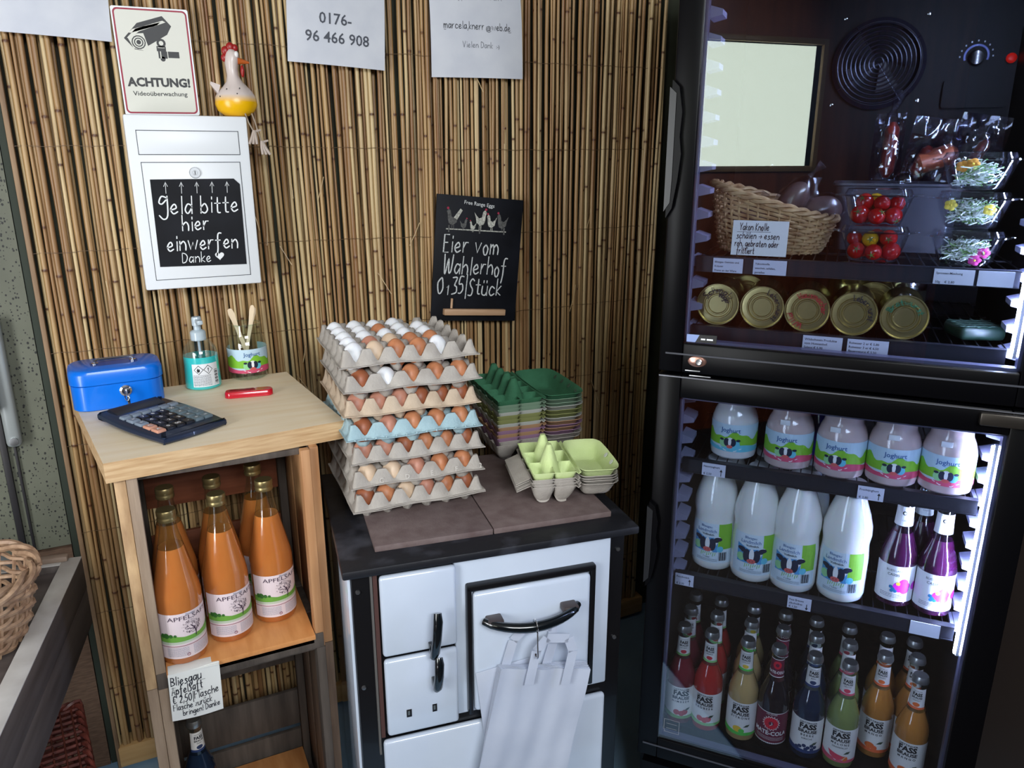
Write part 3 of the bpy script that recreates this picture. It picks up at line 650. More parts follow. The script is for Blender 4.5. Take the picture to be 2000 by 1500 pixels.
# hook and paper bags on the oven handle
hy = -.041
hk = thing('wire_hook', 'small steel wire hook over the oven door handle', 'hook', SW(.347, hy, .64), SA)
P = [(.0, .0125*cos(a), .058+.0125*sin(a)) for a in [R_(200-20*i) for i in range(12)]]+[(0, -.012, .05), (.001, -.010, .02), (.001, -.012, .002)]+[(.001, -.006+.006*cos(a)-.0, -.002+.007*sin(a)) for a in [R_(180+22*i) for i in range(9)]]
MB().add(tube(P, .0016, 6), chrome).build('wire', hk)
bagp = mat('white_kraft_paper', (184, 191, 206), .62, noise_c=(170, 178, 195), nscale=9)
def bag(k, first):
    """flat folded carrier bag, lying in local x (width) z (down)"""
    t = thing('paper_bag', 'frontmost white paper carrier bag with two flat handles on the oven' if first else 'white paper carrier bag in the hanging bundle, %s behind the front one' % ['', 'directly', 'second', 'third', 'fourth', 'fifth'][k], 'paper bag', SW(.375, -.030+.0038*k, .588), SA, 'white paper bags hanging on the oven handle')
    if first: del t['group']
    w, h = .19, .33
    def sf(u, v):
        x = (u-.5)*w; z = -v*h; y = .0016*sin(u*11+v*3)*(1-v*.6)+.0022*sin(v*11+k)*sin(u*5)+.0015*sin(u*23+v*2)
        if abs(v-.70) < .012: y += .0015
        return (x, y-.004*v, z)
    vf = grid(sf, 22, 26); V, F = vf; n = len(V)
    V2 = V+[(x, y+.0022, z) for x, y, z in V]; F2 = list(F)+[tuple(n+i for i in reversed(f)) for f in F]
    for j in range(26):
        for c in (0, 22): a_, b_ = j*23+c, (j+1)*23+c; F2.append((a_, b_, b_+n, a_+n))
    for i in range(22): F2.append((i, i+1, i+1+n, i+n)); F2.append((26*23+i, 26*23+i+1, 26*23+i+1+n, 26*23+i+n))
    MB().add((V2, F2), bagp).build('bag_body', t)
    if first: MB().add(bx(-w/2, w/2, -.0105, -.0085, -.2325, -.2310, .0003), mat('fold_line', (168, 175, 190), .7)).build('fold', t)
    def strap(x0, x1, hgt, lean, y, nm='handle'):
        ww = .019; o = MB()
        def seg(p, q, w2):
            d = Vector((q[0]-p[0], q[1]-p[1])); d.normalize(); nx, nz = -d.y*w2/2, d.x*w2/2
            for yy in (y, ): o.add(([(p[0]+nx, yy, p[1]+nz), (p[0]-nx, yy, p[1]-nz), (q[0]-nx, yy, q[1]-nz), (q[0]+nx, yy, q[1]+nz), (p[0]+nx, yy+.0012, p[1]+nz), (p[0]-nx, yy+.0012, p[1]-nz), (q[0]-nx, yy+.0012, q[1]-nz), (q[0]+nx, yy+.0012, q[1]+nz)],
                [(0, 1, 2, 3), (7, 6, 5, 4), (0, 4, 5, 1), (2, 6, 7, 3), (1, 5, 6, 2), (3, 7, 4, 0)]), bagp, False)
        A, B, C_, D_, E_, F_ = (x0, -.03), (x0+lean*.5, hgt*.62), (x0+lean+.016, hgt), (x1+lean-.016, hgt-.0), (x1+lean*.5, hgt*.62), (x1, -.03)
        for p, q in ((A, B), (B, C_), (C_, D_), (D_, E_), (E_, F_)): seg(p, q, ww)
        o.build(nm, t)
    if first: strap(-.034, .044, .072, .0, -.0075); strap(-.080, .006, .080, .012, .020)
    t.rotation_euler = (R_(-1.5), R_(12.5-.45*k), SA); return t
for k in range(6): bag(k, k == 0)
lb = thing('loose_paper_bag', 'white paper bag turned aside at the back left of the hanging bundle', 'paper bag', SW(.296, -.0035, .592), SA)
MB().add(thicken(grid(lambda u, v: ((u-.5)*.13, v*0, 0), 2, 2), 2, 2, .001) if False else box((0, 0, -.12), (.115, .003, .25), .0008), bagp).build('bag_body', lb); lb.rotation_euler = (0, R_(-6), SA)

# ------------------------------------------------------------------ crate shelf with board
pine = mat('pine_board', (244, 230, 204), .5, noise_c=(236, 216, 180), nscale=3.2, stretch=(1.2, 14, 14), bump=.1, bscale=20)
endg = mat('pine_end_grain', (206, 176, 136), .6, noise_c=(176, 140, 98), nscale=6, stretch=(2, 10, 30))
bd_ = thing('wooden_board', 'light pine board lying on the crates, holding cash box and calculator', 'board', (.106, -.318, 1.05), R_(1.2))
V, F = prism([(-.204, -.235), (.222, -.202), (.193, .215), (-.262, .205)], -.037)
g = MB()
for f in F:
    up = all(abs(V[i][2]) < 1e-6 for i in f)
    g.add((V, [f]), pine if up else endg, False)
bdm = g.build('board', bd_)
cwood = mat('weathered_crate_wood', (124, 102, 84), .7, noise_c=(84, 66, 54), nscale=4, stretch=(12, 12, 1.2), bump=.3, bscale=30)
cgrey = mat('grey_crate_wood', (92, 82, 74), .75, noise_c=(62, 54, 48), nscale=4, stretch=(12, 12, 1.2), bump=.3, bscale=30)
clight = mat('light_crate_edge', (196, 164, 124), .65, noise_c=(150, 118, 86), nscale=7, stretch=(9, 9, 2))
cinner = mat('orange_crate_side', (190, 144, 102), .55, noise_c=(160, 112, 72), nscale=4, stretch=(14, 14, 1))
cdark = mat('dark_red_slat', (148, 86, 58), .6, noise_c=(112, 60, 38), nscale=5, stretch=(1.5, 12, 12))
lam = mat('laminate_shelf', (214, 150, 92), .4, noise_c=(192, 126, 70), nscale=5, stretch=(10, 2, 10))
cpost = mat('pale_crate_post', (158, 138, 118), .7, noise_c=(118, 98, 80), nscale=4, stretch=(12, 12, 1.2), bump=.3, bscale=30)
def crate(name, label, z0, z1, dk_, x0=-.083, x1=.272, y0=-.545, y1=-.19):
    t = thing(name, label, 'crate', (0, 0, z0)); h = z1-z0
    for i in range(3):
        ya = y0+.004+i*(y1-y0)/3; yb_ = ya+(y1-y0)/3-.012
        MB().add(bx(x0, x0+.019, ya, yb_, 0, h, .002), (cpost if dk_ else clight) if i == 0 else cwood).build('side_slat', t)
        MB().add(bx(x1-.017, x1, ya+.004, yb_, 0, h, .002), cwood if dk_ else cinner).build('side_slat', t)
    for xx, m_ in ((x0+.0195, cpost), (x1-.036, cgrey if dk_ else cinner)): MB().add(bx(xx, xx+.018, y0-.002, y0+.03, 0, h, .002), m_).build('corner_post', t)
    for xx in (x0+.0195, x1-.036): MB().add(bx(xx, xx+.018, y1-.035, y1-.012, 0, h, .002), cgrey).build('corner_post', t)
    zs = (.222, .079, .0) if not dk_ else (.45, .32, .13, .01)
    for q in zs: MB().add(bx(x0+.012, x1-.012, y1-.012, y1, q, q+(.075 if not dk_ else .103), .002), cgrey if dk_ else cdark).build('back_slat', t)
    for k in range(3): MB().add(bx(x0+.019, x1-.017, y0+.004+k*.117, y0+.116+k*.117, 0, .012, .0015), cgrey).build('bottom_slat', t)
    MB().add(bx(x0+.02, x1-.02, y0-.004, y0+.012, -.0, .034 if not dk_ else .03, .002), cgrey).build('front_rail', t)
    for k in range(3): MB().add(bx(x0+.019, x1-.017, y0+.012+k*.115, y0+.12+k*.115, h-.012, h, .0015), cgrey).build('top_slat', t)
    return t
cr1 = crate('fruit_crate', 'upper upright fruit crate of weathered wood holding the juice bottles', .578, 1.0128, False)
cr2 = crate('fruit_crate', 'lower grey fruit crate standing below the juice crate', 0.0, .577, True)
for z0, nm, lbl in ((.6045, 'shelf_board', 'orange laminate shelf board under the juice bottles'), (.045, 'shelf_board', 'orange laminate shelf board in the lower crate')):
    t = thing(nm, lbl, 'shelf board', (0, 0, z0+.008 if z0 > .5 else z0+.022)); zz = 0
    MB().add(bx(-.045, .235, -.553, -.215, -.0105, 0, .001), lam).build('top_board', t)
    MB().add(bx(-.044, .233, -.549, -.22, -.021, -.0108, .001), clight).build('lower_board', t)
    if z0 < .5: 
        for y in (-.5, -.26): MB().add(bx(-.044, .233, y-.012, y+.012, -.054, -.021, .002), cgrey).build('bearer', t)
# handwritten sheet
t, fn_ = sheet('price_sheet', .092, .104, 'handwritten juice price sheet hanging from the crate shelf', (.001, -.5625, .563), .03, .004, m=paper2, cat='handwritten sheet')
# folded top lying on shelf
MB().add(bx(-.045, .045, .0, .03, .0478, .0505, .001), paper2).build('folded_edge', t)
a = Art(); mk = mat('marker_black', (20, 22, 34), .5)
a.hand('Bliesgau', -.042, .027, .0175, .0019, mk, rot=.03, wid=.056); a.hand('ApfelSaft', -.042, .008, .0165, .0019, mk, rot=.03, wid=.056); a.line([(-.042, .022), (.018, .025)], .001, mk, 2); a.line([(-.042, .003), (.012, .006)], .001, mk, 2)
a.hand('\u20ac 2,50|Flasche', -.041, -.011, .0155, .0017, mk, rot=.03, wid=.083); a.hand('Flasche zur\u00fcck', -.042, -.027, .0135, .0015, mk, rot=.03, wid=.07); a.hand('bringen! Danke', -.026, -.042, .0125, .0015, mk, rot=.05, wid=.068)
a.to(MB(), fn_).build('lettering', t)

# ------------------------------------------------------------------ bottles
clear = glass('clear_glass', (238, 246, 242), .07, .015); clear2 = glass('clear_plastic', (246, 248, 250), .07, .06)
tin = mat('cap_gold', (150, 134, 92), .35, .8); capm = mat('cap_silver', (176, 176, 172), .3, .9)
def bottle(name, prof, fill, liquid, cap, loc, label, cat, group, rot=0, capprof=None, capmat=None, glassm=None, n=28):
    """prof: glass outline; liquid fills to height fill"""
    t = thing(name, label, cat, loc, rot, group)
    f = prof_r(prof)
    lo = [(r, z) for r, z in prof if z < fill]+[(f(fill), fill)]
    hi = [(f(fill), fill)]+[(r, z) for r, z in prof if z > fill]
    g = MB().add(lathe(lo, n), liquid)
    g.build('filled_body', t)
    MB().add(lathe([(0, fill-.0005), (f(fill)-.0006, fill)], n), liquid).add(lathe(hi, n), glassm or clear).build('neck', t)
    if capprof: MB().add(lathe(capprof, 24), capmat).build('cap', t)
    return t
juice = mat('apple_juice', (186, 114, 56), .12, coat=1, sss=.25, noise_c=(162, 90, 42), nscale=7, stretch=(1, 1, .8), nrange=(.35, .65))
JP = [(0, .002), (.036, 0), (.041, .003), (.043, .009), (.0435, .13), (.043, .142), (.0405, .156), (.0225, .238), (.0165, .268), (.0145, .288), (.0165, .291), (.0165, .296), (.0145, .298), (.0145, .304)]
jcap = [(.0172, .288), (.0176, .290), (.0176, .294), (.0168, .2955), (.0168, .297), (.0176, .299), (.0176, .307), (.0165, .3095), (0, .3098)]
lab_w = mat('label_pinkish_white', (224, 208, 212), .5); green1 = mat('label_green', (106, 160, 66), .5); green2 = mat('label_dark_green', (52, 104, 44), .5); maroon = mat('label_maroon', (130, 36, 60), .5); purp = mat('label_dark_purple', (60, 40, 62), .5); blue_g = mat('label_grey_blue', (116, 128, 150), .5); pale_g = mat('label_pale_green', (186, 196, 178), .5)
jf = prof_r(JP)
def juice_label():
    a = Art(); h0, h1, hwid = .016, .112, .062
    a.poly([(-hwid, h0), (hwid, h0), (hwid, h1), (-hwid, h1)], lab_w, 0)
    a.poly([(-hwid, .046), (hwid, .050), (hwid, .054), (-hwid, .054)], pale_g, 1)
    a.poly([(-hwid, .052)]+[(hwid, .054)]+[(hwid, .074), (hwid*.8, .070), (hwid*.5, .064), (.02, .062), (-.01, .062), (-.03, .066), (-.045, .063), (-hwid, .066)], green1, 2)
    for q, s_ in ((-.043, .006), (-.034, .004), (-.05, .005), (.048, .004), (.054, .006), (-.026, .003)): a.disc(q, .066, s_, green2, 3, 10); 
    r = random.Random(4)
    a.line([(.012, .058), (.013, .066), (.010, .076), (.004, .083)], .0022, purp, 4); a.line([(.012, .066), (.019, .078), (.022, .086)], .0014, purp, 4); a.line([(.011, .072), (.0, .077), (-.006, .078)], .0011, purp, 4); a.line([(.006, .080), (.008, .09)], .001, purp, 4)
    for i in range(170):
        ang, rad = r.uniform(0, 2*pi), r.uniform(.15, 1)**.6; a.disc(.006+.0185*rad*cos(ang), .081+.0145*rad*sin(ang), r.uniform(.0005, .0009), purp, 4, 5)
    a.text('APFELSAFT', .004, .0975, .0125, purp, 4, bold=0, sx=1.35)
    a.text('Bliesgau', .006, .1065, .0058, blue_g, 4, bold=.01)
    a.rect(-hwid, .0425, hwid, .0437, maroon, 3); a.rect(-.001, .0185, .045, .042, lab_w, 3)
    for i in range(9): squig(a, -hwid+.018, -.004, .039-i*.0022, .0007, blue_g, 4, i)
    for i in range(10): squig(a, .004, .042, .0395-i*.0021, .0007, blue_g, 4, 20+i)
    a.disc(-.006, .023, .0032, maroon, 4, 14); a.rect(-.0085, .0224, -.0035, .0236, lab_w, 5); a.rect(-.0066, .0208, -.0054, .0252, lab_w, 5)
    return a.to(MB(), wrap(jf, .0435), .005, .02).mesh('label')
JL = juice_label()
def juice_bottle(x, y, label, rot, shared=[]):
    if not shared:
        t = bottle('juice_bottle', JP, .235, juice, None, (x, y, .6125), label, 'bottle', 'apple juice bottles in the crate', rot, jcap, tin)
        place('label', JL, t); shared.append(t)
    else:
        t = copy_tree(shared[0]); t.location = (x, y, .6125); t.rotation_euler = (0, 0, rot); t['label'] = label
    return t
for x, y, l, r_ in ((-.008, -.498, 'apple juice bottle at the front left corner above the handwritten sheet', .28), (.083, -.464, 'apple juice bottle in the front middle of the crate', .26), (.177, -.434, 'apple juice bottle at the front right of the crate', .24),
                (-.006, -.388, 'apple juice bottle behind the front left one', .5), (.083, -.372, 'apple juice bottle behind the front middle one', 1.2), (.168, -.340, 'apple juice bottle behind the front right one', .4)):
    juice_bottle(x, y, l, r_)

# soda bottles: shared builder by flavour
SPf = [(0, .003), (.026, 0), (.030, .003), (.0312, .010), (.0312, .110), (.0295, .122), (.0225, .142), (.0165, .158), (.0145, .170), (.0130, .205), (.0130, .216), (.0145, .218), (.0145, .224), (.013, .226), (.013, .231)]
crown = [(.0155, .2215), (.0158, .224), (.0142, .232), (.0128, .2352), (0, .2358)]
sf_ = prof_r(SPf)
def glazed(name, c, c2=None): return mat(name, c, .1, coat=1, sss=.25, noise_c=c2 or tuple(int(x*.82) for x in c), nscale=10)
FL = {'raspberry': ((116, 38, 48), 'HIMBEER', (176, 46, 60), (120, 168, 96)), 'strawberry': ((176, 48, 44), 'ERDBEER', (196, 50, 60), (140, 196, 120)),
      'lemon': ((186, 158, 106), 'ZITRONE', (226, 186, 60), (84, 190, 78)), 'blueberry': ((24, 40, 62), 'BEERE', (40, 56, 92), (44, 62, 104)),
      'melon': ((128, 140, 84), 'MELONE', (214, 70, 92), (206, 84, 104)), 'mango': ((178, 118, 54), 'MANGO', (222, 108, 52), (226, 104, 60))}
labw2 = mat('label_cream_white', (226, 222, 216), .5); leafm = mat('label_leaf', (60, 76, 58), .5)
def fass_label(fl):
    col, word, fr, band = FL[fl]; frm = mat('print_'+fl, fr, .5); bm_ = mat('band_'+fl, band, .5); a = Art(); w = .046
    a.poly([(-w, .016), (w, .016), (w, .096), (-w, .096)], labw2, 0); a.poly([(-w, .016), (w, .016), (w, .021), (.02, .024), (0, .023), (-.02, .026), (-w, .03)], bm_, 1)
    if fl == 'melon': a.poly([(-.022, .040), (.012, .031), (.006, .024), (-.006, .022), (-.017, .028)], frm, 2); a.line([(-.0175, .027), (-.006, .0208), (.0075, .0235), (.0135, .031)], .0014, labw2, 3); a.disc(.012, .026, .006, mat('print_mango', FL['mango'][2]), 2)
    elif fl == 'blueberry':
        for q in ((-.012, .03), (-.004, .034), (.004, .030), (.011, .035), (.018, .031), (-.018, .026), (0, .026), (.012, .026)): a.disc(q[0], q[1], .0042, frm, 2, 10)
    elif fl in ('raspberry', 'strawberry'):
        for q in ((-.008, .032), (.003, .030), (.010, .033)): a.disc(q[0], q[1], .007, frm, 2, 12)
    else: a.disc(-.004, .031, .0095, frm, 2, 14, .8); a.disc(.005, .027, .006, bm_, 3, 12)
    a.poly([(.008, .037), (.014, .043), (.022, .044), (.018, .038)], leafm, 3)
    a.text('OETTINGER', 0, .0885, .0058, ink, 3, bold=.02, sx=1.1); a.text('FASS', 0, .0755, .0165, ink, 3, bold=.045, sx=1.0); a.text('BRAUSE', 0, .0655, .0105, ink, 3, bold=.035, sx=1.02)
    a.text(' '.join(word), 0, .0575, .0068, ink, 3, bold=.02, sx=1.0)
    if fl in ('melon', 'blueberry'): a.text('GRAPEFRUIT' if fl == 'melon' else 'KIRSCHE', 0, .050, .0052, ink, 3, sx=1.05)
    m1 = a.to(MB(), wrap(sf_, .0312), .004, .012).mesh('label')
    a = Art(); w = .0185; a.poly([(-w, .1655), (w, .1655), (w, .210), (-w, .210)], labw2, 0)
    a.poly([(-w, .1655), (w, .1655), (w, .1695), (-w, .171)], bm_, 1)
    a.disc(0, .1755, .0065, frm, 2, 12, .7); a.text('FASS', 0, .1945, .0095, ink, 3, bold=.045, sx=.95); a.text('BRAUSE', 0, .1885, .006, ink, 3, bold=.03, sx=.95); a.text('OETTINGER', 0, .2035, .0032, ink, 3); a.text(word, 0, .1835, .0038, ink, 3)
    return m1, a.to(MB(), wrap(sf_, .0145), .003, .008).mesh('neck_label')
def mate_label():
    a = Art(); w = .046; c1 = mat('mate_maroon', (104, 32, 54), .5); c2 = mat('mate_red', (206, 30, 52), .5); wh = labw2
    a.rect(-w, .016, w, .092, wh, 0); a.rect(-w+.001, .0175, w-.001, .0905, c1, 1)
    for i in range(24): a.rect(-w+i*.00385, .0155, -w+i*.00385+.002, .0185, wh, 2)
    a.poly([((.0185 if i % 2 else .0145)*cos(pi*i/18), .066+(.0185 if i % 2 else .0145)*sin(pi*i/18)) for i in range(36)], wh, 2)
    a.poly([((.0165 if i % 2 else .013)*cos(pi*i/18), .066+(.0165 if i % 2 else .013)*sin(pi*i/18)) for i in range(36)], c2, 3); a.disc(0, .066, .005, c1, 4); a.line([(-.002, .061), (.002, .064), (.001, .069)], .0014, wh, 5)
    a.text('MATE-COLA', 0, .037, .0135, wh, 3, bold=.03, sx=.92); a.text('100 JAHRE', 0, .0865, .005, wh, 3)
    for i in range(3): a.rect(-.03, .031-i*.003, .03, .0316-i*.003, wh, 3)
    m1 = a.to(MB(), wrap(sf_, .0312), .004, .012).mesh('label')
    a = Art(); w = .0185; a.rect(-w, .168, w, .210, c1, 0); a.rect(-w, .168, w, .1695, wh, 1); a.rect(-w, .2085, w, .210, wh, 1); a.disc(0, .196, .009, c2, 2); a.disc(0, .196, .004, c1, 3); a.text('MATE-COLA', 0, .1765, .0085, wh, 3, bold=.03, sx=.8)
    return m1, a.to(MB(), wrap(sf_, .0145), .003, .008).mesh('neck_label')
_sp = {}
def soda(fl, loc, label, rot, group):
    if fl not in _sp:
        if fl == 'mate': m1, m2 = mate_label(); liq = glazed('mate_drink', (26, 20, 26), (20, 16, 20))
        else: m1, m2 = fass_label(fl); liq = glazed('drink_'+fl, FL[fl][0])
        t = bottle('soda_bottle', SPf, .158, liq, None, loc, label, 'bottle', group, rot, crown, capm, n=24)
        rg = MB()
        for i in range(21): rg.add(box((.0153*cos(2*pi*i/21), .0153*sin(2*pi*i/21), .2235), (.0016, .0016, .005)), capm)
        place('label', m1, t); place('neck_label', m2, t); _sp[fl] = t
    else:
        t = copy_tree(_sp[fl]); t.location = loc; t.rotation_euler = (0, 0, rot); t['label'] = label
        t['group'] = group; t.scale = (1, 1, 1)
    return t
lone = soda('blueberry', (-.012, -.33, .0675), 'dark blueberry soda bottle standing alone in the lower crate', .35, 'crate')
del lone['group']; lone.scale = (1.12,)*3

# ------------------------------------------------------------------ things on the board (z = 1.05)
ZB = 1.0505
blue = mat('cash_box_blue', (0, 108, 216), .32, coat=.2)
cbx = thing('cash_box', 'bright blue metal cash box with chrome handle and keys in its lock', 'cash box', (-.068, -.176, ZB), R_(4))
def rbox(w, d, h, r, z0=0, top=0, n=6):
    rr = [[(x, y, z0) for x, y in rrect(w-.004, d-.004, r, n)], [(x, y, z0+.002) for x, y in rrect(w, d, r, n)]]
    if top: rr += [[(x, y, z0+h-top) for x, y in rrect(w, d, r, n)], [(x, y, z0+h-top*.3) for x, y in rrect(w-top*.5, d-top*.5, r, n)], [(x, y, z0+h) for x, y in rrect(w-top*1.6, d-top*1.6, max(r-top*.5, .003), n)]]
    else: rr += [[(x, y, z0+h) for x, y in rrect(w, d, r, n)]]
    return loft(rr)
MB().add(rbox(.172, .118, .052, .032), blue).build('box_body', cbx)
lid = MB().add(rbox(.176, .122, .032, .034, .0525, .010), blue).build('lid', cbx)
MB().add(loft([[(x, y, .0846) for x, y in rrect(.09, .042, .012, 5)], [(x, y, .0840) for x, y in rrect(.084, .036, .010, 5)]]), mat('cash_box_dark', (0, 70, 160), .35)).build('recess', lid)
MB().add(tube([(-.036, 0, .085), (-.036, 0, .0905), (-.030, 0, .0935), (.030, 0, .0935), (.036, 0, .0905), (.036, 0, .085)], .0024, 8), chrome).build('handle', lid)
for q in (-.036, .036): MB().add(lathe([(.007, 0), (.007, .002), (.004, .003), (0, .003)], 12), chrome, True, T3(q, 0, .0846)).build('handle_mount', lid)
MB().add(lathe([(.0115, 0), (.0115, .003), (.008, .005), (.0075, .008), (0, .009)], 20), chrome, True, T3(.012, -.0592, .036) @ RX(pi/2)).build('lock', cbx)
MB().add(box((.012, -.0755, .0365), (.0022, .012, .007), .0006), chrome).add(tube([(.012+.004*cos(a), -.083, .028+.008*sin(a)) for a in [2*pi*i/14 for i in range(14)]], .0009, 5, True), chrome).add(box((.014, -.081, .018), (.005, .0012, .022), .0004), chrome).build('key', cbx)
# calculator
cal = thing('calculator', 'dark blue desk calculator with grey, black and orange keys', 'calculator', (.0075, -.388, ZB+.001), R_(31))
# local +y = display end; width .135 (x), length .212 (y)
cdb = mat('calculator_blue', (26, 38, 60), .32, coat=.2); cdk = mat('calculator_dark', (18, 24, 40), .3); kg = mat('key_grey', (92, 108, 116), .4); kl = mat('key_light_grey', (120, 132, 146), .4); kb = mat('key_black', (22, 24, 30), .35); ko = mat('key_orange', (196, 142, 118), .45)
def slab(z, off):
    P = []
    for t in range(9): P.append((-.067+.134*t/8, -.106-.006*sin(pi*t/8)+off))
    for t in range(9): P.append((.067+.007*sin(pi*t/8)-off, -.106+.212*t/8))
    for t in range(9): P.append((.067-.134*t/8, .106+.004*sin(pi*t/8)-off))
    for t in range(9): P.append((-.067-.007*sin(pi*t/8)+off, .106-.212*t/8))
    return [(x, y, z+(y+.106)*.045) for x, y in P]
MB().add(loft([slab(0, .003), slab(.004, 0), slab(.010, .001), slab(.013, .006)]), cdb).build('body', cal)
def zt(y): return .0132+(y+.106)*.045
MB().add(([(-.05, .066, zt(.066)+.001), (.05, .066, zt(.066)+.001), (.05, .094, zt(.094)+.005), (-.05, .094, zt(.094)+.005), (-.052, .062, zt(.06)-.001), (.052, .062, zt(.06)-.001), (.052, .098, zt(.098)-.001), (-.052, .098, zt(.098)-.001)],
          [(0, 1, 2, 3), (0, 4, 5, 1), (1, 5, 6, 2), (2, 6, 7, 3), (3, 7, 4, 0)]), cdk, False).build('display', cal)
MB().add(box((0, .052, zt(.052)+.0005), (.09, .0016, .0006)), kl).build('stripe', cal)
wht0 = mat('key_legend', (225, 228, 232), .5)
def key(x, y, w, h, m, txt=''):
    o = MB().add(loft([[(px+x, py+y, zt(y)-.001) for px, py in rrect(w, h, .0012, 2)], [(px+x, py+y, zt(y)+.003) for px, py in rrect(w-.0006, h-.0006, .0012, 2)], [(px+x, py+y, zt(y)+.0045) for px, py in rrect(w-.003, h-.003, .001, 2)]]), m)
    if txt: Art().text(txt, x, y-.0035, .0115, wht0, 1, bold=.03).to(o, lambda a, b, l: (a, b, zt(y)+.0047))
    o.build('key', cal)
rows = [('%M', 0), ('', 0)]
ys = [.040, .022, .003, -.016, -.035, -.054, -.073][:6]
grid_ = [['', '', '', '', '', ''], ['>', '7', '8', '9', '%', ''], ['+', '4', '5', '6', 'x', ':'], ['C', '1', '2', '3', '+', '-'], ['A', '0', '00', '.', '+', '=']]
for ri, row in enumerate(grid_):
    y = .038-ri*.0285*.92
    for ci, tx in enumerate(row):
        x = -.05+ci*.02
        m_ = kl if ri == 0 or (ci == 0 and ri < 3) else (ko if ci == 0 else (kg if ci >= 4 else kb))
        key(x, y, .0178, .0215 if ri else .015, m_, tx)
# hand sanitiser
sz = thing('sanitiser_bottle', 'clear pump bottle of turquoise hand gel with a white label', 'bottle', (.104, -.142, ZB), .15)
gel = mat('turquoise_gel', (58, 192, 194), .1, coat=.8, sss=.3)
ZP = [(0, .002), (.034, 0), (.038, .003), (.0385, .01), (.037, .05), (.0365, .075), (.033, .092), (.022, .106), (.0145, .112), (.0135, .118)]
zf = prof_r(ZP)
MB().add(lathe([p for p in ZP if p[1] < .074]+[(zf(.074), .074), (0, .0735)], 28), gel).build('gel', sz)
MB().add(lathe([(zf(.074), .074)]+[p for p in ZP if p[1] > .074], 28), clear2).build('bottle_top', sz)
frost = mat('frosted_plastic', (206, 222, 232), .25, coat=.4, trans=.3)
MB().add(lathe([(.0165, .108), (.0165, .126), (.014, .129), (.008, .131), (.008, .140), (.0105, .141), (.0105, .156), (.009, .160), (0, .161)], 20), frost).add(bx(-.006, .006, -.034, .0, .147, .156, .002), frost).add(tube([(0, 0, .02), (0, 0, .115)], .003, 6), frost).build('pump', sz)
a = Art(); a.rect(-.03, .008, .03, .060, white_pl, 0)
for q, g_ in ((-.0155, 'f'), (.005, '!')):
    a.poly([(q, .0575), (q+.0105, .047), (q, .0365), (q-.0105, .047)], ink, 1); a.poly([(q, .0558), (q+.0088, .047), (q, .0382), (q-.0088, .047)], white_pl, 2)
    if g_ == '!': a.text('!', q, .0425, .012, ink, 3, bold=.03)
    else: a.poly([(q-.003, .042), (q-.004, .047), (q-.001, .052), (q, .048), (q+.002, .050), (q+.003, .045), (q+.001, .042)], ink, 3)
for i in range(9): squig(a, -.028, .010, .034-i*.0028, .0009, ink2 if i != 1 else ink, 2, i)
for i in range(14): a.rect(.0185, .012+i*.0024, .0275, .012+i*.0024+.0004+.0008*(i % 3), ink, 2)
a.to(MB(), wrap(zf, .038), .004).build('label', sz)
# jar with wooden spatulas
jr = thing('sample_jar', 'open glass yogurt jar on the board holding wooden spatulas', 'jar', (.209, -.1, ZB), .1)
YP_ = [(0, .003), (.038, 0), (.043, .004), (.0445, .012), (.0445, .074), (.0438, .080), (.0395, .094), (.0350, .103), (.0345, .108), (.0345, .128)]
yf = prof_r(YP_)
MB().add(lathe(YP_, 28), clear).add(tube([(.0345*cos(2*pi*i/28), .0345*sin(2*pi*i/28), .128) for i in range(28)], .0018, 6, True), clear).build('glass_body', jr)
sky = mat('label_sky', (188, 214, 230), .5); lgreen = mat('label_leaf_green', (128, 190, 52), .5); lg2 = mat('label_mint', (150, 210, 150), .5); pinkb = mat('label_pink', (206, 78, 112), .5); cowb = mat('label_cow_dark', (24, 34, 58), .5); cyan = mat('label_cyan', (100, 190, 214), .5); wht = mat('label_white', (234, 236, 238), .5); dblue = mat('label_blue_text', (46, 92, 150), .5); nose_ = mat('label_nose', (204, 92, 88), .5)
def yog_label(band, rr=.0445, wd=.105):
    a = Art(); w = wd; a.rect(-w, .018, w, .074, sky, 0)
    P = [(-w, .030)]+[(w, .030)]+[(x_, .052+.006*sin(x_*95+.4)+.003*sin(x_*230)) for x_ in [w-2*w*i/40 for i in range(41)]]
    a.poly(P, lgreen, 1); a.poly([(-w, .018), (w, .018)]+[(x_, .029+.0035*sin(x_*60)) for x_ in [w-2*w*i/30 for i in range(31)]], band, 2)
    a.text('Joghurt', .0, .058, .0125, dblue, 4, bold=.01); a.line([(-.004, .0535), (.018, .0545)], .0012, cyan, 4)
    a.disc(-.012, .035, .009, lg2, 3); a.disc(.012, .034, .0075, cyan, 3); a.disc(0, .037, .0085, wht, 4, 14, 1.25)
    for s_ in (-1, 1): a.disc(s_*.0062, .0375, .0056, cowb, 5, 14, 1.5); a.disc(s_*.0158, .0420, .0042, cowb, 5, 12, .6)
    a.disc(0, .0385, .0030, wht, 6, 12, 2.9)
    a.disc(0, .0285, .0058, nose_, 7, 12, .62); a.line([(-.02, .025), (-.008, .020), (.01, .0195), (.022, .025)], .0016, wht, 4)
    return a.to(MB(), wrap(yf, rr), .005, .01).mesh('label')
Y_pink = yog_label(pinkb); Y_blue = yog_label(cyan)
place('label', Y_pink, jr)
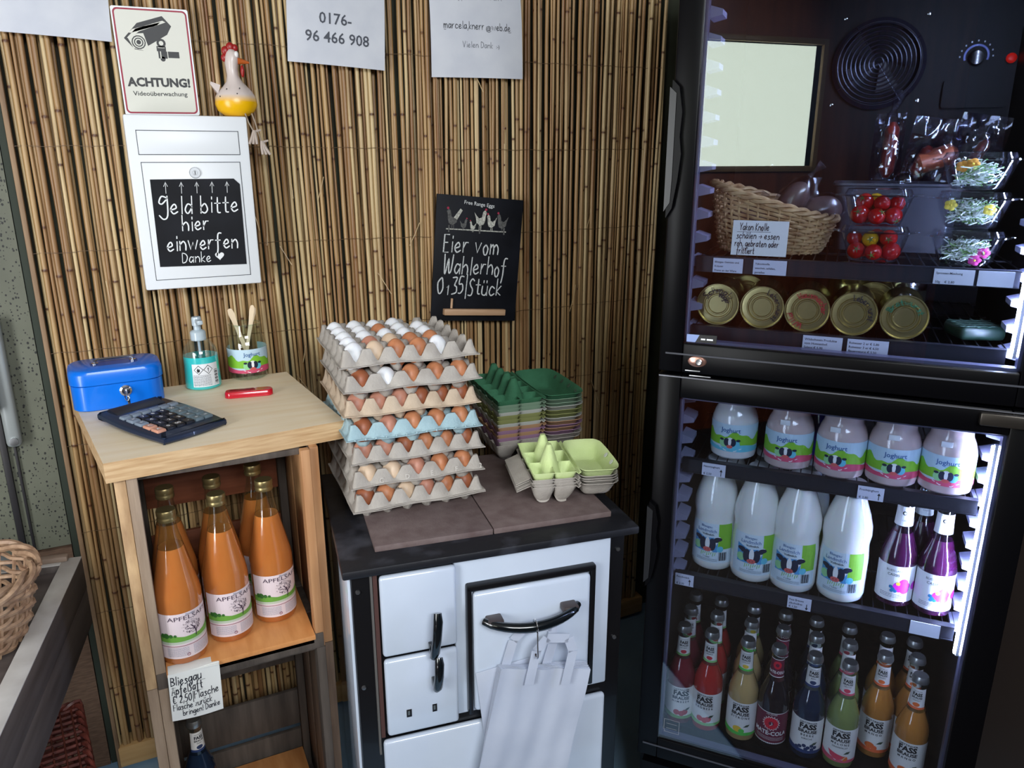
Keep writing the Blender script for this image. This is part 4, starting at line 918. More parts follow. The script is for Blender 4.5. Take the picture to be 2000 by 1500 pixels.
def spatula(nm, lab, p0, p1, w=.012):
    p0, p1 = Vector(p0), Vector(p1); d = (p1-p0); L = d.length
    o = MB().add(loft([[(cx+x_*ww, y_*.0009, z_) for x_, y_ in ((-1, -1), (1, -1), (1, 1), (-1, 1))] for z_, ww, cx in ((0, w*.45, 0), (L*.25, w*.33, 0), (L*.75, w*.33, 0), (L*.92, w*.5, 0), (L*.985, w*.38, 0), (L, w*.15, 0))]), mat('birch_wood', (222, 200, 170), .6))
    ob = o.build(nm, label=lab, cat='spatula', group='wooden spatulas in the jar'); ob.location = p0; z_ = d.normalized(); x_ = Vector((1, -.15, 0)); x_ = (x_-z_*x_.dot(z_)).normalized(); ob.rotation_euler = Matrix((x_, z_.cross(x_), z_)).transposed().to_euler()
spatula('wooden_spatula', 'wooden spatula leaning to the left in the jar', (.222, -.1, ZB+.008), (.180, -.094, ZB+.163), .014)
spatula('wooden_spatula', 'wooden spatula leaning right, in front of another in the jar', (.196, -.11, ZB+.008), (.231, -.098, ZB+.168), .011)
spatula('wooden_spatula', 'wooden spatula at the back right of the jar', (.194, -.095, ZB+.008), (.236, -.085, ZB+.160), .011)
# red opener
ro = thing('red_opener', 'flat red plastic box opener lying on the pine board', 'opener', (.186, -.262, ZB), R_(-8))
rp = mat('red_plastic', (196, 22, 42), .22, coat=.5)
MB().add(loft([[(x, y, z) for x, y in rrect(.100-o_, .030-o_, .013-o_*.4, 6)] for z, o_ in ((0, .002), (.001, 0), (.011, .001), (.0135, .005))]), rp).build('body', ro)
MB().add(loft([[(x-.014, y, z) for x, y in rrect(.056-o_, .016-o_, .007, 5)] for z, o_ in ((.0134, 0), (.0148, .004))]), mat('red_plastic_inner', (150, 14, 30), .25)).build('slider', ro)

# ------------------------------------------------------------------ double-door display fridge in the corner
FA = R_(-49); FXv = (cos(FA), sin(FA)); FNv = (-sin(FA), cos(FA)); FO = (FNv[0]*1.40, -1.95+FNv[1]*1.40)
def FW(s, d, z): return (FO[0]+FXv[0]*s+FNv[0]*d, FO[1]+FXv[1]*s+FNv[1]*d, z)
fg = thing('display_fridge', 'tall black glass-door fridge with two doors in the corner', 'fridge', FW(0, 0, 0), FA)
fblack = mat('fridge_black', (5, 5, 7), .34, spec=.12); fin = mat('fridge_liner', (7, 7, 9), .5, noise_c=(5, 5, 7), nscale=30, spec=.25)
S0, S1, D1, ZT = -.293, .335, .60, 2.02
cab = MB()
for b in ((S0, -.262, .045, D1, .02, ZT), (.305, S1, .045, D1, .02, ZT), (-.262, .305, .56, D1, .02, ZT), (-.262, .305, .045, .56, 2.0, ZT), (-.262, .305, .045, .56, 1.14, 1.195), (-.262, .305, .045, .56, .02, .328)): cab.add(bx(*b), fblack, False)
cab.build('cabinet', fg)
lin_ = MB()
for b in ((-.262, -.252, .046, .56, .328, 1.14), (.288, .305, .046, .56, .328, 1.14), (-.252, .288, .55, .56, .328, 1.14), (-.262, -.252, .046, .56, 1.195, 2.0), (.288, .305, .046, .56, 1.195, 2.0), (-.252, .288, .55, .56, 1.195, 2.0), (-.252, .288, .046, .55, 1.132, 1.14), (-.252, .288, .046, .55, 1.195, 1.2), (-.252, .288, .046, .55, 1.99, 2.0), (-.252, .288, .046, .55, .328, .344)): lin_.add(bx(*b), fin, False)
lin_.build('liner', fg)
MB().add(prism([(S0+.01, .03), (S1-.01, .03), (S1-.01, .255), (S0+.01, .255)], -.03, 'y', -.012), mat('fridge_black', (0, 0, 0)), False).build('kick_plate', fg)
for i in range(9): MB().add(bx(S0+.03, S1-.03, .004, .014, .05+i*.021, .058+i*.021, .002), fblack).build('grille_slat', fg)
pane_m = glass('door_pane', (222, 228, 236), .075, .006, 1.0)
seal_m = mat('grey_seal', (56, 58, 66), .5)
def fdoor(name, z0, z1, g0, g1, low):
    d = MB(); gl, gr = -.25, .286
    for b in ((S0, gl, z0, z1), (gr, S1, z0, z1), (gl, gr, z0, g0), (gl, gr, g1, z1)): d.add(bx(b[0], b[1], 0, .042, b[2], b[3], .003), fblack)
    o = d.build(name, fg)
    MB().add(bx(gl-.002, gr+.002, .004, .0075, g0-.002, g1+.002), pane_m, False).build('glass_pane', o)
    e = MB(); w = .005
    for b in ((gl, gl+w, g0, g1), (gr-w, gr, g0, g1), (gl, gr, g0, g0+w), (gl, gr, g1-w, g1)): e.add(bx(b[0], b[1], .012, .030, b[2], b[3]), mat('spacer_profile', (104, 104, 128), .35, .5), False)
    e.build('spacer_bar', o)
    # moulding line, and a pale strip standing in for the top edge's glint
    MB().add(bx(S0+.012, S1-.012, -.0018, 0, g0-.022, g0-.019), seal_m).build('moulding', o); MB().add(bx(S0+.002, S1-.002, -.0015, 0, z1-.004, z1-.002), mat('edge_glint', (120, 122, 130), .3, .6)).build('edge_glint_strip', o)
    return o
du = fdoor('upper_door', 1.162, 1.99, 1.218, 1.945, False); dl = fdoor('lower_door', .283, 1.156, .335, 1.112, True)
# pull handles on the left stiles: dark wavy grip plates
for dd, zc, hh_ in ((du, 1.56, .115), (dl, .80, .095)):
    P = [(-.300, zc+hh_), (-.288, zc+hh_*.9), (-.281, zc+hh_*.55), (-.283, zc+hh_*.2), (-.279, zc-.05*hh_), (-.283, zc-hh_*.45), (-.290, zc-hh_*.85), (-.300, zc-hh_)]
    MB().add(prism([(x+.0065, z) for x, z in P], .012, 'y', 0), mat('fridge_black', (0, 0, 0))).add(prism([(min(x-.001, -.2895)+.004, z*1.0) for x, z in [(p[0], zc+(p[1]-zc)*.9) for p in P]], .014, 'y', 0), mat('grip_grey', (26, 27, 30), .35)).build('pull_handle', dd)
lk = MB().add(lathe([(0, .0035), (.0105, .0035), (.016, .002), (.0175, 0)], 24, 1.0, .62), mat('copper_plate', (170, 130, 118), .25, .8), True, T3(-.222, 0, 1.186) @ RX(pi/2)).add(lathe([(.006, 0), (.006, .006), (.0045, .0068), (0, .006)], 16), steel, True, T3(-.218, 0, 1.186) @ RX(pi/2)); lk.build('door_lock', du)
MB().add(bx(-.243, -.215, -.003, 0, 1.1665, 1.169, .0008), steel).add(bx(-.235, -.195, -.002, .002, 1.157, 1.1595, .0008), steel).build('latch', du)
MB().add(bx(.24, .33, -.010, .01, 1.128, 1.150, .003), mat('hinge_dark', (60, 56, 52), .35, .7)).build('hinge', dl)
stk = MB().add(bx(-.244, -.190, .0015, .0035, 1.222, 1.236), mat('sticker_black', (14, 14, 16), .4), False)
a = Art(); a.poly([(-.244, 1.222), (-.228, 1.222), (-.221, 1.236), (-.244, 1.236)], mat('sticker_blue', (130, 150, 200), .4), 1); a.text('FROSTEK', -.206, 1.2262, .0065, white_pl, 2, bold=.02) if False else squig(a, -.218, -.194, 1.227, .003, white_pl, 2, 3)
a.to(stk, flat(.0013)); stk.build('sticker', du)
a = Art(); wl_ = mat('sticker_grey', (150, 152, 160), .4)
for p, q in (((-.238, .355), (-.206, .355)), ((-.206, .355), (-.206, .387)), ((-.206, .387), (-.238, .387)), ((-.238, .387), (-.238, .361)), ((-.238, .361), (-.235, .355)), ((-.233, .377), (-.211, .377)), ((-.233, .365), (-.211, .365))): a.line([p, q], .0008, wl_)
a.to(MB(), flat(.0036)).build('sticker', dl)
# light strips (right side, near the door)
led = mat('cool_led', (206, 216, 255), .5, emit=400)
for z0, z1 in ((.665, 1.075), (1.235, 1.93)):
    s_ = MB().add(bx(.279, .2865, .048, .056, z0-.004, z1+.004, .001), white_pl).build('light_strip', fg)
    MB().add(bx(.2755, .279, .0485, .0555, z0, z1), led, False).build('led_tube', s_)
# side ledges that carry the shelves
ledm = mat('ledge_plastic', (150, 150, 178), .4)
lp = [(0, 0), (.022, .005), (.022, .014), (0, .021)]
for zb_, n_ in ((.700, 10), (1.225, 15)):
    for k in range(n_):
        z = zb_+k*.0425
        for sx_, x_ in ((1, -.252), (-1, .288)):
            V = []; 
            for yy in ((.062, .110)):
                for px, pz in lp: V.append((x_+sx_*px, yy, z+pz))
            MB().add((V, [(0, 1, 2, 3), (7, 6, 5, 4), (0, 4, 5, 1), (1, 5, 6, 2), (2, 6, 7, 3), (3, 7, 4, 0)]), ledm, False).build('shelf_ledge', fg)
# shelves: wires, price rail
rail_m = mat('rail_grey', (34, 35, 42), .4, spec=.3)
def shelf(z, name='wire_shelf'):
    o = MB()
    for i in range(27): o.add(tube([(-.24+i*.0197, .06, z-.002), (-.24+i*.0197, .53, z-.002)], .0013, 5), mat('black_wire', (20, 20, 24), .3))
    for y in (.07, .22, .37, .52): o.add(tube([(-.248, y, z-.0048), (.284, y, z-.0048)], .0022, 6), MATS['black_wire'])
    w = o.build(name, fg)
    V, F = prism([(0, 0), (.0, -.0275), (.004, -.0275), (.004, -.002), (.012, 0)], 1)
    MB().add(([(-.245+.516*q[2], .052+q[0], z+q[1]) for q in V], F), rail_m, False).add(bx(-.245, .271, .0495, .052, z-.0285, z-.0265), rail_m).add(bx(-.245, .271, .0495, .052, z-.002, z), rail_m).build('price_rail', w)
    return w
for z in (.717, .972, 1.244, 1.374): shelf(z)
# fan with ring guard
fan = MB().add(lathe([(.088, 0), (.092, .004), (.092, .010), (.084, .018), (.080, .018), (.078, .004)], 40), mat('fan_ring', (40, 40, 50), .25, coat=.4), True, T3(.03, .548, 1.740) @ RX(pi/2)).build('fan_housing', fg)
g = MB()
for k in range(9): g.add(tube([((.010+k*.0088)*cos(a), 0, (.012+k*.0085)*sin(a)) for a in [2*pi*i/40 for i in range(40)]], .0019, 6, True), mat('guard_wire', (60, 60, 74), .2, .8), True, T3(.03, .525-.004*cos(k), 1.740))
for k in range(4): g.add(tube([(0, 0, 0), (.09*cos(k*pi/2+.6), .004, .09*sin(k*pi/2+.6))], .0012, 5), MATS['guard_wire'], True, T3(.03, .527, 1.740))
g.build('ring_guard', fan)
bl = MB()
for k in range(5):
    a0 = k*2*pi/5; bl.add(([(.03+.012*cos(a0), .54, 1.752+.012*sin(a0)), (.03+.07*cos(a0-.3), .537, 1.752+.07*sin(a0-.3)), (.03+.072*cos(a0+.35), .547, 1.752+.072*sin(a0+.35)), (.03+.014*cos(a0+.9), .547, 1.752+.014*sin(a0+.9))], [(0, 1, 2, 3)]), mat('fan_blade', (24, 24, 30), .4))
bl.build('fan_blade', fan)
for s_, z_ in ((-.045, 1.835), (.115, 1.835), (-.055, 1.66), (.115, 1.665), (-.045, 1.90), (-.19, 1.92), (.115, 1.50), (-.17, 1.53)): MB().add(lathe([(.004, 0), (.0035, .002), (0, .0028)], 10), chrome, True, T3(s_, .55, z_) @ RX(pi/2)).build('screw', fg)
kn = MB().add(tube([(.213+.0215*cos(a), .546, 1.748+.0215*sin(a)) for a in [R_(-20+220*i/16) for i in range(17)]], .0022, 6), mat('dial_ring', (150, 160, 235), .3)).add(lathe([(.016, 0), (.013, .014), (0, .015)], 20), blackgloss, True, T3(.213, .55, 1.745) @ RX(pi/2)); kn.build('thermostat_dial', fg)
for k in range(9): MB().add(bx(.213+.03*cos(R_(k*22.5))-.0012, .213+.03*cos(R_(k*22.5))+.0012, .546, .549, 1.748+.03*sin(R_(k*22.5))-.0015, 1.748+.03*sin(R_(k*22.5))+.0015), white_pl, False).build('dial_mark', fg)
MB().add(ball(.010, 8, 1, .6, 1, (.276, .546, 1.742)), mat('red_lamp', (200, 30, 20), .3, coat=.5, emit=.6)).build('indicator_lamp', fg)
MB().add(prism(rrect(.12, .055, .006, 4, 0, 0), .012, 'y', 0), fin, False, T3(.22, .55, 1.675)).build('control_box', fg)

# price tags on the rails
tagm = mat('price_tag_paper', (206, 208, 226), .6)
def ptag(s0, s1, z0, z1, lines, label, arrow=None, m=tagm):
    t = thing('price_tag', label, 'price tag', FW((s0+s1)/2, .0485, (z0+z1)/2), FA); w, h = s1-s0, z1-z0
    o = MB().add(bx(-w/2, w/2, -.0012, .0, -h/2, h/2), m, False); a = Art()
    for i, (tx, sz_) in enumerate(lines):
        if tx: a.text(tx, -w/2+.003, h/2-.0085-i*(h-.003)/max(2, len(lines)), sz_, ink, 1, 'l', bold=.015)
    if arrow:
        x = w/2-.008; u = 1 if arrow > 0 else -1; a.rect(x-.0007, -h*.42, x+.0007, h*.05, ink, 1); y = h*.12 if u > 0 else -h*.45
        a.poly([(x-.003, y-u*.005), (x, y), (x+.003, y-u*.005)] if u > 0 else [(x-.003, y+.005), (x, y), (x+.003, y+.005)], ink, 1)
    a.to(o, flat(-.0013, .0001)); o.build('card', t)
ptag(-.205, -.160, .944, .970, (('Naturjoghurt', .0058), ('', 0), ('\u20ac 2,50', .006)), 'small white price tag under the blue-banded yogurt jar', 1)
ptag(.078, .122, .944, .970, (('Fruchtjoghurt', .0058), ('', 0), ('\u20ac 2,80', .006)), 'small white price tag under the fruit yogurt jars', 1)
ptag(-.243, -.205, .690, .716, (('Frischmilch', .0058), ('', 0), ('\u20ac 2,20', .006)), 'small white price tag at the left end of the milk shelf', 1)
ptag(-.020, .024, .690, .716, (('Fass Brause', .0058), ('alkoholfrei', .0058), ('\u20ac 1,50', .006)), 'small white price tag with an arrow down to the soda bottles', -1)
ptag(.198, .248, .689, .716, (('', 0),), 'blank white price tag under the purple bottles', None, paper)
ptag(-.045, .021, 1.217, 1.242, (('Wildschwein Produkte', .0058), ('vom Hunnenhof.', .0058), ('Salami \u20ac 5,90', .0058)), 'white price tag below the can with red writing')
ptag(.029, .095, 1.217, 1.242, (('Rohesser 2 er \u20ac 5,80', .0056), ('Rohesser 3 er \u20ac 6,50', .0056), ('Bauernwurst \u20ac 5,50', .0056)), 'white price tag below the can at the right of the row')
ptag(-.213, -.160, 1.346, 1.372, (('Bliesgau Gem\u00fcse und', .005), ('Kr\u00e4uter', .005), ('Preise an der Ware', .005)), 'white label on the top shelf edge at the far left')
ptag(-.142, -.085, 1.346, 1.372, (('Yakonknolle', .005), ('waschen, sch\u00e4len,', .005), ('genie\u00dfen', .005)), 'white label on the top shelf edge below the handwritten card')
ptag(.147, .206, 1.347, 1.372, (('Sprossen-Mischung', .005), ('', 0), ('50g    \u20ac 2,80', .0055)), 'white price tag under the sprout tubs', None, paper)
ptag(.211, .262, 1.347, 1.372, (('', 0),), 'blank white price tag at the right end of the top shelf', None, paper)

# ------------------------------------------------------------------ lower fridge: yogurt, milk, purple drink, sodas
def natural(name, c, c2): return mat(name, c, .12, coat=.9, sss=.3, noise_c=c2, nscale=14)
yo_w = natural('yogurt_white', (226, 226, 226), (214, 215, 218)); yo_p = natural('yogurt_pink', (206, 188, 186), (190, 170, 170))
def yog(s, d, blue, label, rot, fruit):
    t = thing('yogurt_jar', label, 'jar', FW(s, d, .9725), FA+rot, 'yogurt jars on the upper shelf of the lower compartment')
    lo = [p for p in YP_ if p[1] < .03]+[(.0445, .03)]
    MB().add(lathe(YP_+[(.033, .1285), (0, .1285)], 28), yo_p if fruit else yo_w).build('glass_body', t)
    MB().add(lathe([(.0358, .119), (.0364, .121), (.0364, .131), (.035, .1335), (0, .134)], 28), white_pl).build('lid', t)
    place('label', Y_blue if blue else Y_pink, t)
    if fruit: MB().add(box((-.006, -.0405, .0945), (.018, .001, .010), .0003), white_pl, True, T3()).build('date_sticker', t)
    return t
yog(-.157, .118, True, 'white yogurt jar with a blue-banded label at the left end', -.05, False)
yog(-.052, .106, False, 'pink fruit yogurt jar, second from the left with a small sticker', -.05, True)
yog(.042, .098, False, 'pink fruit yogurt jar in the middle of the row', -.2, True)
yog(.131, .096, False, 'fruit yogurt jar above the fruit yogurt price tag', .02, True)
yog(.220, .094, False, 'brightly lit fruit yogurt jar at the right end', -.12, True)
t = thing('blue_bottle', 'deep blue glass bottle half hidden between two yogurt jars', 'bottle', FW(-.002, .19, .9725), FA)
MB().add(lathe([(0, .001), (.024, 0), (.026, .004), (.026, .085), (.012, .105), (.012, .125), (0, .126)], 20), mat('cobalt_glass', (16, 20, 150), .08, coat=1)).build('glass_body', t)
milk = natural('milk_white', (236, 236, 230), (230, 230, 226))
MP = [(0, .002), (.036, 0), (.042, .005), (.0445, .016), (.0445, .09), (.0425, .112), (.0425, .120), (.0452, .138), (.044, .155), (.038, .178), (.0275, .208), (.0235, .220), (.0225, .228)]
mf = prof_r(MP)
def milk_label():
    a = Art(); w = .042; sk2 = mat('label_milk_sky', (76, 150, 204), .5); vp = mat('label_milk_paper', (206, 222, 232), .5)
    a.rect(-w, .020, w+.012, .108, vp, 0); a.rect(.0215, .052, .052, .108, lgreen, 1)
    a.poly([(-.030, .045), (.021, .045), (.021, .066), (.012, .078), (-.006, .076), (-.030, .086)], sk2, 1); a.disc(-.022, .056, .009, lg2, 2); a.disc(.026, .052, .007, cyan, 2)
    a.poly([(.006, .045), (.010, .045), (.026, .079), (.022, .081)], wht, 2)
    for s_ in (-1, 1): a.disc(s_*.0095, .062, .0075, cowb, 3, 14, 1.9); a.disc(s_*.021, .0745, .0085, cowb, 3, 12, .55); a.disc(s_*.018, .071, .005, cowb, 3, 10, .8)
    a.disc(0, .064, .0048, wht, 4, 14, 2.9); a.disc(0, .0505, .0085, nose_, 5, 14, .62); a.disc(-.003, .0505, .001, cowb, 6, 6); a.disc(.003, .0505, .001, cowb, 6, 6)
    a.poly([(-w+.008, .046)]+[(-w+.008+i*.0045, .041+(.006 if i % 2 else 0)) for i in range(15)]+[(.031, .047)], mat('label_grass', (70, 140, 90), .5), 4) if False else None
    for i in range(8): a.line([(-.012+i*.004, .036+(i % 3)*.002), (-.011+i*.004, .044)], .0014, lgreen, 4)
    a.text('Bliesgau', -.004, .0985, .0075, dblue, 4); a.text('Landmilch', -.003, .089, .010, dblue, 4); a.text('Vollmilch', 0, .082, .0065, ink, 4, bold=.01); a.text('1 Liter', 0, .0315, .0055, ink2, 4)
    for i in range(3): squig(a, -.022, .022, .0285-i*.0022, .0006, ink2, 4, i)
    for i in range(11): a.rect(.024+i*.0016, .026, .024+i*.0016+.0004+.0005*(i % 3), .045, ink, 3)
    return a.to(MB(), wrap(mf, .0445), .005, .008).mesh('label')
ML = milk_label(); mlk = None
def milkb(s, d, label, rot=0):
    global mlk
    if mlk is None:
        mlk = thing('milk_bottle', label, 'bottle', FW(s, d, .7175), FA+rot, 'milk bottles on the middle shelf')
        MB().add(lathe([p for p in MP if p[1] < .215]+[(mf(.215), .215), (0, .2145)], 32), milk).build('filled_body', mlk)
        MB().add(lathe([(mf(.215), .215)]+[p for p in MP if p[1] > .215]+[(.0238, .2285), (.0238, .2325)], 32), clear).build('neck', mlk)
        MB().add(lathe([(.0242, .227), (.0246, .229), (.0246, .239), (.023, .241), (0, .2412)], 28), white_pl).build('cap', mlk); place('label', ML, mlk); return
    t = copy_tree(mlk); t.location = FW(s, d, .7175); t.rotation_euler = (0, 0, FA+rot); t['label'] = label
milkb(-.180, .123, 'milk bottle at the left end of the front row', -.16); milkb(-.097, .105, 'milk bottle second from the left in the front row', .0); milkb(-.018, .096, 'milk bottle third from the left in the front row', -.15); milkb(.072, .096, 'bright milk bottle standing alone right of the others', -.28)
milkb(-.172, .225, 'milk bottle behind the leftmost milk bottle', .1); milkb(-.092, .212, 'milk bottle behind the second milk bottle', .1); milkb(-.008, .205, 'milk bottle behind the third milk bottle', .1)
pj = mat('purple_juice', (58, 16, 50), .1, coat=1, sss=.15, noise_c=(46, 12, 40), nscale=9)
PP = [(0, .003), (.027, 0), (.0325, .004), (.0335, .012), (.0335, .098), (.031, .112), (.0235, .134), (.0175, .152), (.016, .165), (.0145, .195), (.0145, .206), (.016, .208), (.016, .214), (.0145, .216), (.0145, .220)]
pf = prof_r(PP); mag = mat('label_magenta', (206, 40, 196), .5); teal = mat('label_teal', (36, 120, 170), .5)
a = Art(); a.rect(-.05, .014, .05, .088, wht, 0); a.text('FLORA', -.010, .073, .008, ink2, 2, bold=.02) if False else a.text('BLIESGAU', -.010, .076, .0062, leafm, 2); a.text('CASSIS', -.010, .067, .0072, leafm, 2, bold=.01)
for p, q in (((.002, .045), .011), ((.010, .054), .009), ((.012, .040), .009), ((.016, .048), .007), ((.034, .046), .009)): a.disc(p[0], p[1], q, mag, 2, 12)
for p in ((-.008, .040), (-.012, .044), (-.004, .036), (-.010, .036)): a.disc(p[0], p[1], .0035, teal, 3, 8)
a.disc(.0, .052, .004, mat('label_yellow', (220, 180, 60), .5), 3, 8)
for i in range(3): squig(a, -.03, .018, .028-i*.003, .0009, ink2, 2, 40+i)
PLb = a.to(MB(), wrap(pf, .0335), .004, .01).mesh('label')
a = Art(); a.rect(-.026, .164, .026, .203, wht, 0); a.disc(-.004, .190, .004, ink, 1, 10); a.disc(-.003, .190, .0025, wht, 2, 8); a.text('CASSIS', 0, .174, .0045, ink2, 1)
PNb = a.to(MB(), wrap(pf, .0165), .004, .008).mesh('neck_label')
pcap = [(.0172, .2115), (.0176, .214), (.0158, .222), (.0142, .2252), (0, .2258)]
for s, d, l in ((.168, .112, 'purple juice bottle with magenta flower label, left of two in front'), (.234, .104, 'purple juice bottle nearest the light strip'), (.208, .178, 'purple juice bottle behind the other two')):
    t = bottle('purple_juice_bottle', PP, .150, pj, None, FW(s, d, .7175), l, 'bottle', 'purple juice bottles', FA+.1, pcap, chrome); place('label', PLb, t); place('neck_label', PNb, t)
names = ['raspberry', 'strawberry', 'lemon', 'mate', 'blueberry', 'melon', 'mango', 'mango']
cols = [-.222, -.160, -.088, -.023, .044, .111, .178, .236]
desc = ['red raspberry soda bottle in the leftmost column', 'bright red strawberry soda bottle in the second column', 'pale yellow lemon soda bottle', 'black mate cola bottle with maroon label', 'dark blueberry soda bottle inside the fridge', 'green melon soda bottle', 'orange mango soda bottle, last column but one', 'orange mango soda bottle in the rightmost column']
rows_ = [', front one', ', middle one', ', rear one']
for c_ in range(8):
    ds = [.078, .150, .212]
    if c_ == 6: ds = [.136, .208]
    if c_ == 7: ds = [.088, .152, .212]
    for k, d in enumerate(ds):
        s = cols[c_]+rnd.uniform(-.002, .002)+(.006 if c_ == 6 and k else 0)
        soda(names[c_], FW(s, d, .3445), desc[c_]+(rows_[k] if len(ds) == 3 else (', front one', ', rear one')[k]), FA-s*.6+rnd.uniform(-.15, .15), 'soda bottles on the fridge floor')

# ------------------------------------------------------------------ upper fridge: cans
gold = mat('gold_tin', (188, 172, 118), .3, .92); gold2 = mat('gold_tin_side', (172, 162, 100), .2, .95)
CR, CL = .0385, .105
can_prof = [(0, .0045), (.0165, .0045), (.0178, .0018), (.0192, .0018), (.0205, .0048), (.0235, .0048), (.0248, .0018), (.0262, .0018), (.0275, .0048), (.0345, .0050), (.0362, .0052), (.0375, .0), (.0388, .0), (.0392, .002), (CR, .004), (CR-.001, .007), (CR-.001, .03), (CR-.0018, .033), (CR-.001, .036), (CR-.0018, .06), (CR-.001, .063), (CR-.001, CL-.007), (CR, CL-.004), (CR, CL), (0, CL-.002)]
def can_parts(t, write=None, wm=ink, T=None):
    MB().add(lathe(can_prof[:14], 36), gold, True, T).build('lid', t); MB().add(lathe(can_prof[13:], 36), gold2, True, T).build('tin', t)
    if write:
        a = Art(); 
        for txt, rad, a0, span, sz_ in write:
            ss, wd = strokes(txt, sz_, .3, 0)
            for P in ss: a.line([((rad+py)*sin(a0+px/wd*span), (rad+py)*cos(a0+px/wd*span)) for px, py in P], .0017, wm)
        a.to(MB(), lambda x, y, l: (x, -.0005, y)).build('writing', t)
for s, z, w, wm, lab in ((-.202, 1.2425, [('Schmalz', .022, -1.1, 2.3, .0115), ('mager', .015, .1, 1.4, .010)], ink, 'gold can lying at the left end with black handwriting'),
    (-.122, 1.2435, [('Leberwurst', .0255, .3, 2.2, .0095)], ink, 'gold can lying second from left with writing along its right'),
    (-.044, 1.2445, [('Hausmacher', .024, -.6, 2.4, .0105), ('Wild', .026, 3.4, 1.2, .0085)], mat('red_marker', (176, 34, 40), .5), 'gold can lying in the middle with red handwriting'),
    (.034, 1.2445, [('Leberwurst', .0235, -.1, 2.1, .0105)], ink, 'gold can lying fourth from left with black handwriting'),
    (.114, 1.2445, [('Bratwurst', .0225, -1.2, 2.6, .0095)], mat('green_marker', (30, 110, 76), .5), 'gold can lying at the right end with green handwriting')):
    t = thing('tin_can', lab, 'can', FW(s, .066, 1.2445+CR), FA, 'gold cans lying on their side'); can_parts(t, w, wm, RX(-pi/2))
for s, d, lab in ((-.205, .26, 'gold can standing upright behind the leftmost lying can'), (.020, .235, 'gold can standing upright behind the middle lying cans'), ):
    t = thing('tin_can', lab, 'can', FW(s, d, 1.2445), FA, 'gold cans standing behind'); can_parts(t, None, ink, T3(0, 0, CL) @ RX(pi))
for s, d, lab in ((-.165, .20, 'gold can lying behind and between the two left cans'), (.068, .20, 'gold can lying behind the fourth and fifth cans')):
    t = thing('tin_can', lab, 'can', FW(s, d, 1.2445+CR), FA, 'gold cans lying behind the front row'); can_parts(t, None, ink, RX(-pi/2))
t = thing('dark_jar', 'dark jar with a silver lid behind the cans', 'jar', FW(.118, .24, 1.2445), FA)
MB().add(lathe([(0, .001), (.038, 0), (.041, .004), (.041, .06), (.037, .07)], 28), mat('dark_glass', (24, 26, 22), .08, coat=1)).build('glass_body', t); MB().add(lathe([(.040, .064), (.041, .066), (.041, .080), (.039, .082), (0, .081)], 28), chrome).build('lid', t)
t = thing('folded_cloth', 'dark green checked packet lying at the right of the can shelf', 'packet', FW(.232, .14, 1.2445), FA+.3)
pk = MB().add(box((0, 0, .012), (.075, .075, .024), .008, 3), mat('dark_green_pack', (24, 44, 34), .4))
for i in range(4): pk.add(bx(-.03+i*.018, -.026+i*.018, -.037, .037, .0242, .0246), mat('dark_green_line', (70, 96, 84), .5), False).add(bx(-.037, .037, -.03+i*.018, -.028+i*.018, .0242, .0246), MATS['dark_green_line'], False)
pk.build('pack', t)

# ------------------------------------------------------------------ upper fridge, top shelf (z 1.3745)
ZS = 1.3755
bk = basket('gift_basket', 'oval light wicker basket with a raised left rim on the top fridge shelf', FW(-.128, .175, ZS), .080, .100, .060, (206, 176, 128), (160, 122, 84), nst=36, rows=13, rr=.0036, sx=1.12, sy=.85, rot=FA, wavez=lambda a: .034*(1-cos(a))*.9+.004)
card = thing('handwritten_card', 'white handwritten card propped in front of the light wicker basket', 'card', FW(-.137, .064, ZS+.033), FA)
MB().add(bx(-.048, .048, -.0006, .0006, -.031, .031), paper2, False).build('card', card)
a = Art(); a.hand('Yakon Knolle', -.036, .014, .0125, .0014, mk, wid=.052); a.line([(-.040, .0105), (.018, .0115)], .0008, mk, 2); a.hand('sch\u00e4len > essen', -.040, -.001, .0115, .0014, mk, wid=.075); a.hand('roh, gebraten oder', -.042, -.015, .0115, .0014, mk, wid=.077); a.hand('frittiert', -.038, -.028, .0115, .0014, mk, wid=.032)
a.to(MB(), flat(-.0008, .0001)).build('lettering', card); card.rotation_euler = (R_(-6), 0, FA)
bagc = glass('plastic_film', (232, 232, 238), .10, .22); tub_m = mat('tuber_brown', (112, 88, 76), .7, noise_c=(84, 64, 56), nscale=30)
def lump(name, label, s, d, z, r, sx, sy, sz, rot, cat='tuber', grp=None, bagged=True):
    t = thing(name, label, cat, FW(s, d, z), 0, grp); t.rotation_euler = (rot[0], rot[1], FA+rot[2])
    V, F = ball(r, 12, sx, sy, sz); V = [(x*(1+.12*noise.noise(Vector((x, y, z_))*30)), y, z_*(1+.1*noise.noise(Vector((z_, x, y))*30))) for x, y, z_ in V]
    MB().add((V, F), tub_m).build('tuber', t)
    if bagged:
        V2, F2 = ball(r*1.18, 12, sx, sy, sz*1.05); V2 = [(x+.004*noise.noise(Vector((x, y, z_))*70), y+.004*noise.noise(Vector((z_, y, x))*70), z_) for x, y, z_ in V2]
        MB().add((V2, F2), bagc).build('bag', t); MB().add(tube([(0, 0, r*1.2*sz), (.002, 0, r*1.2*sz+.012), (.008, 0, r*1.2*sz+.03)], [.006, .003, .009], 8), bagc).build('bag_tie', t)
lump('yacon_tuber', 'bagged yacon tuber leaning upright in the middle of the basket', -.098, .19, ZS+.085, .030, .9, .8, 1.7, (0, .5, 0), grp='bagged yacon tubers')
lump('yacon_tuber', 'bagged yacon tuber at the right of the basket', -.045, .20, ZS+.075, .030, 1.4, .9, .9, (0, -.3, .2), grp='bagged yacon tubers')
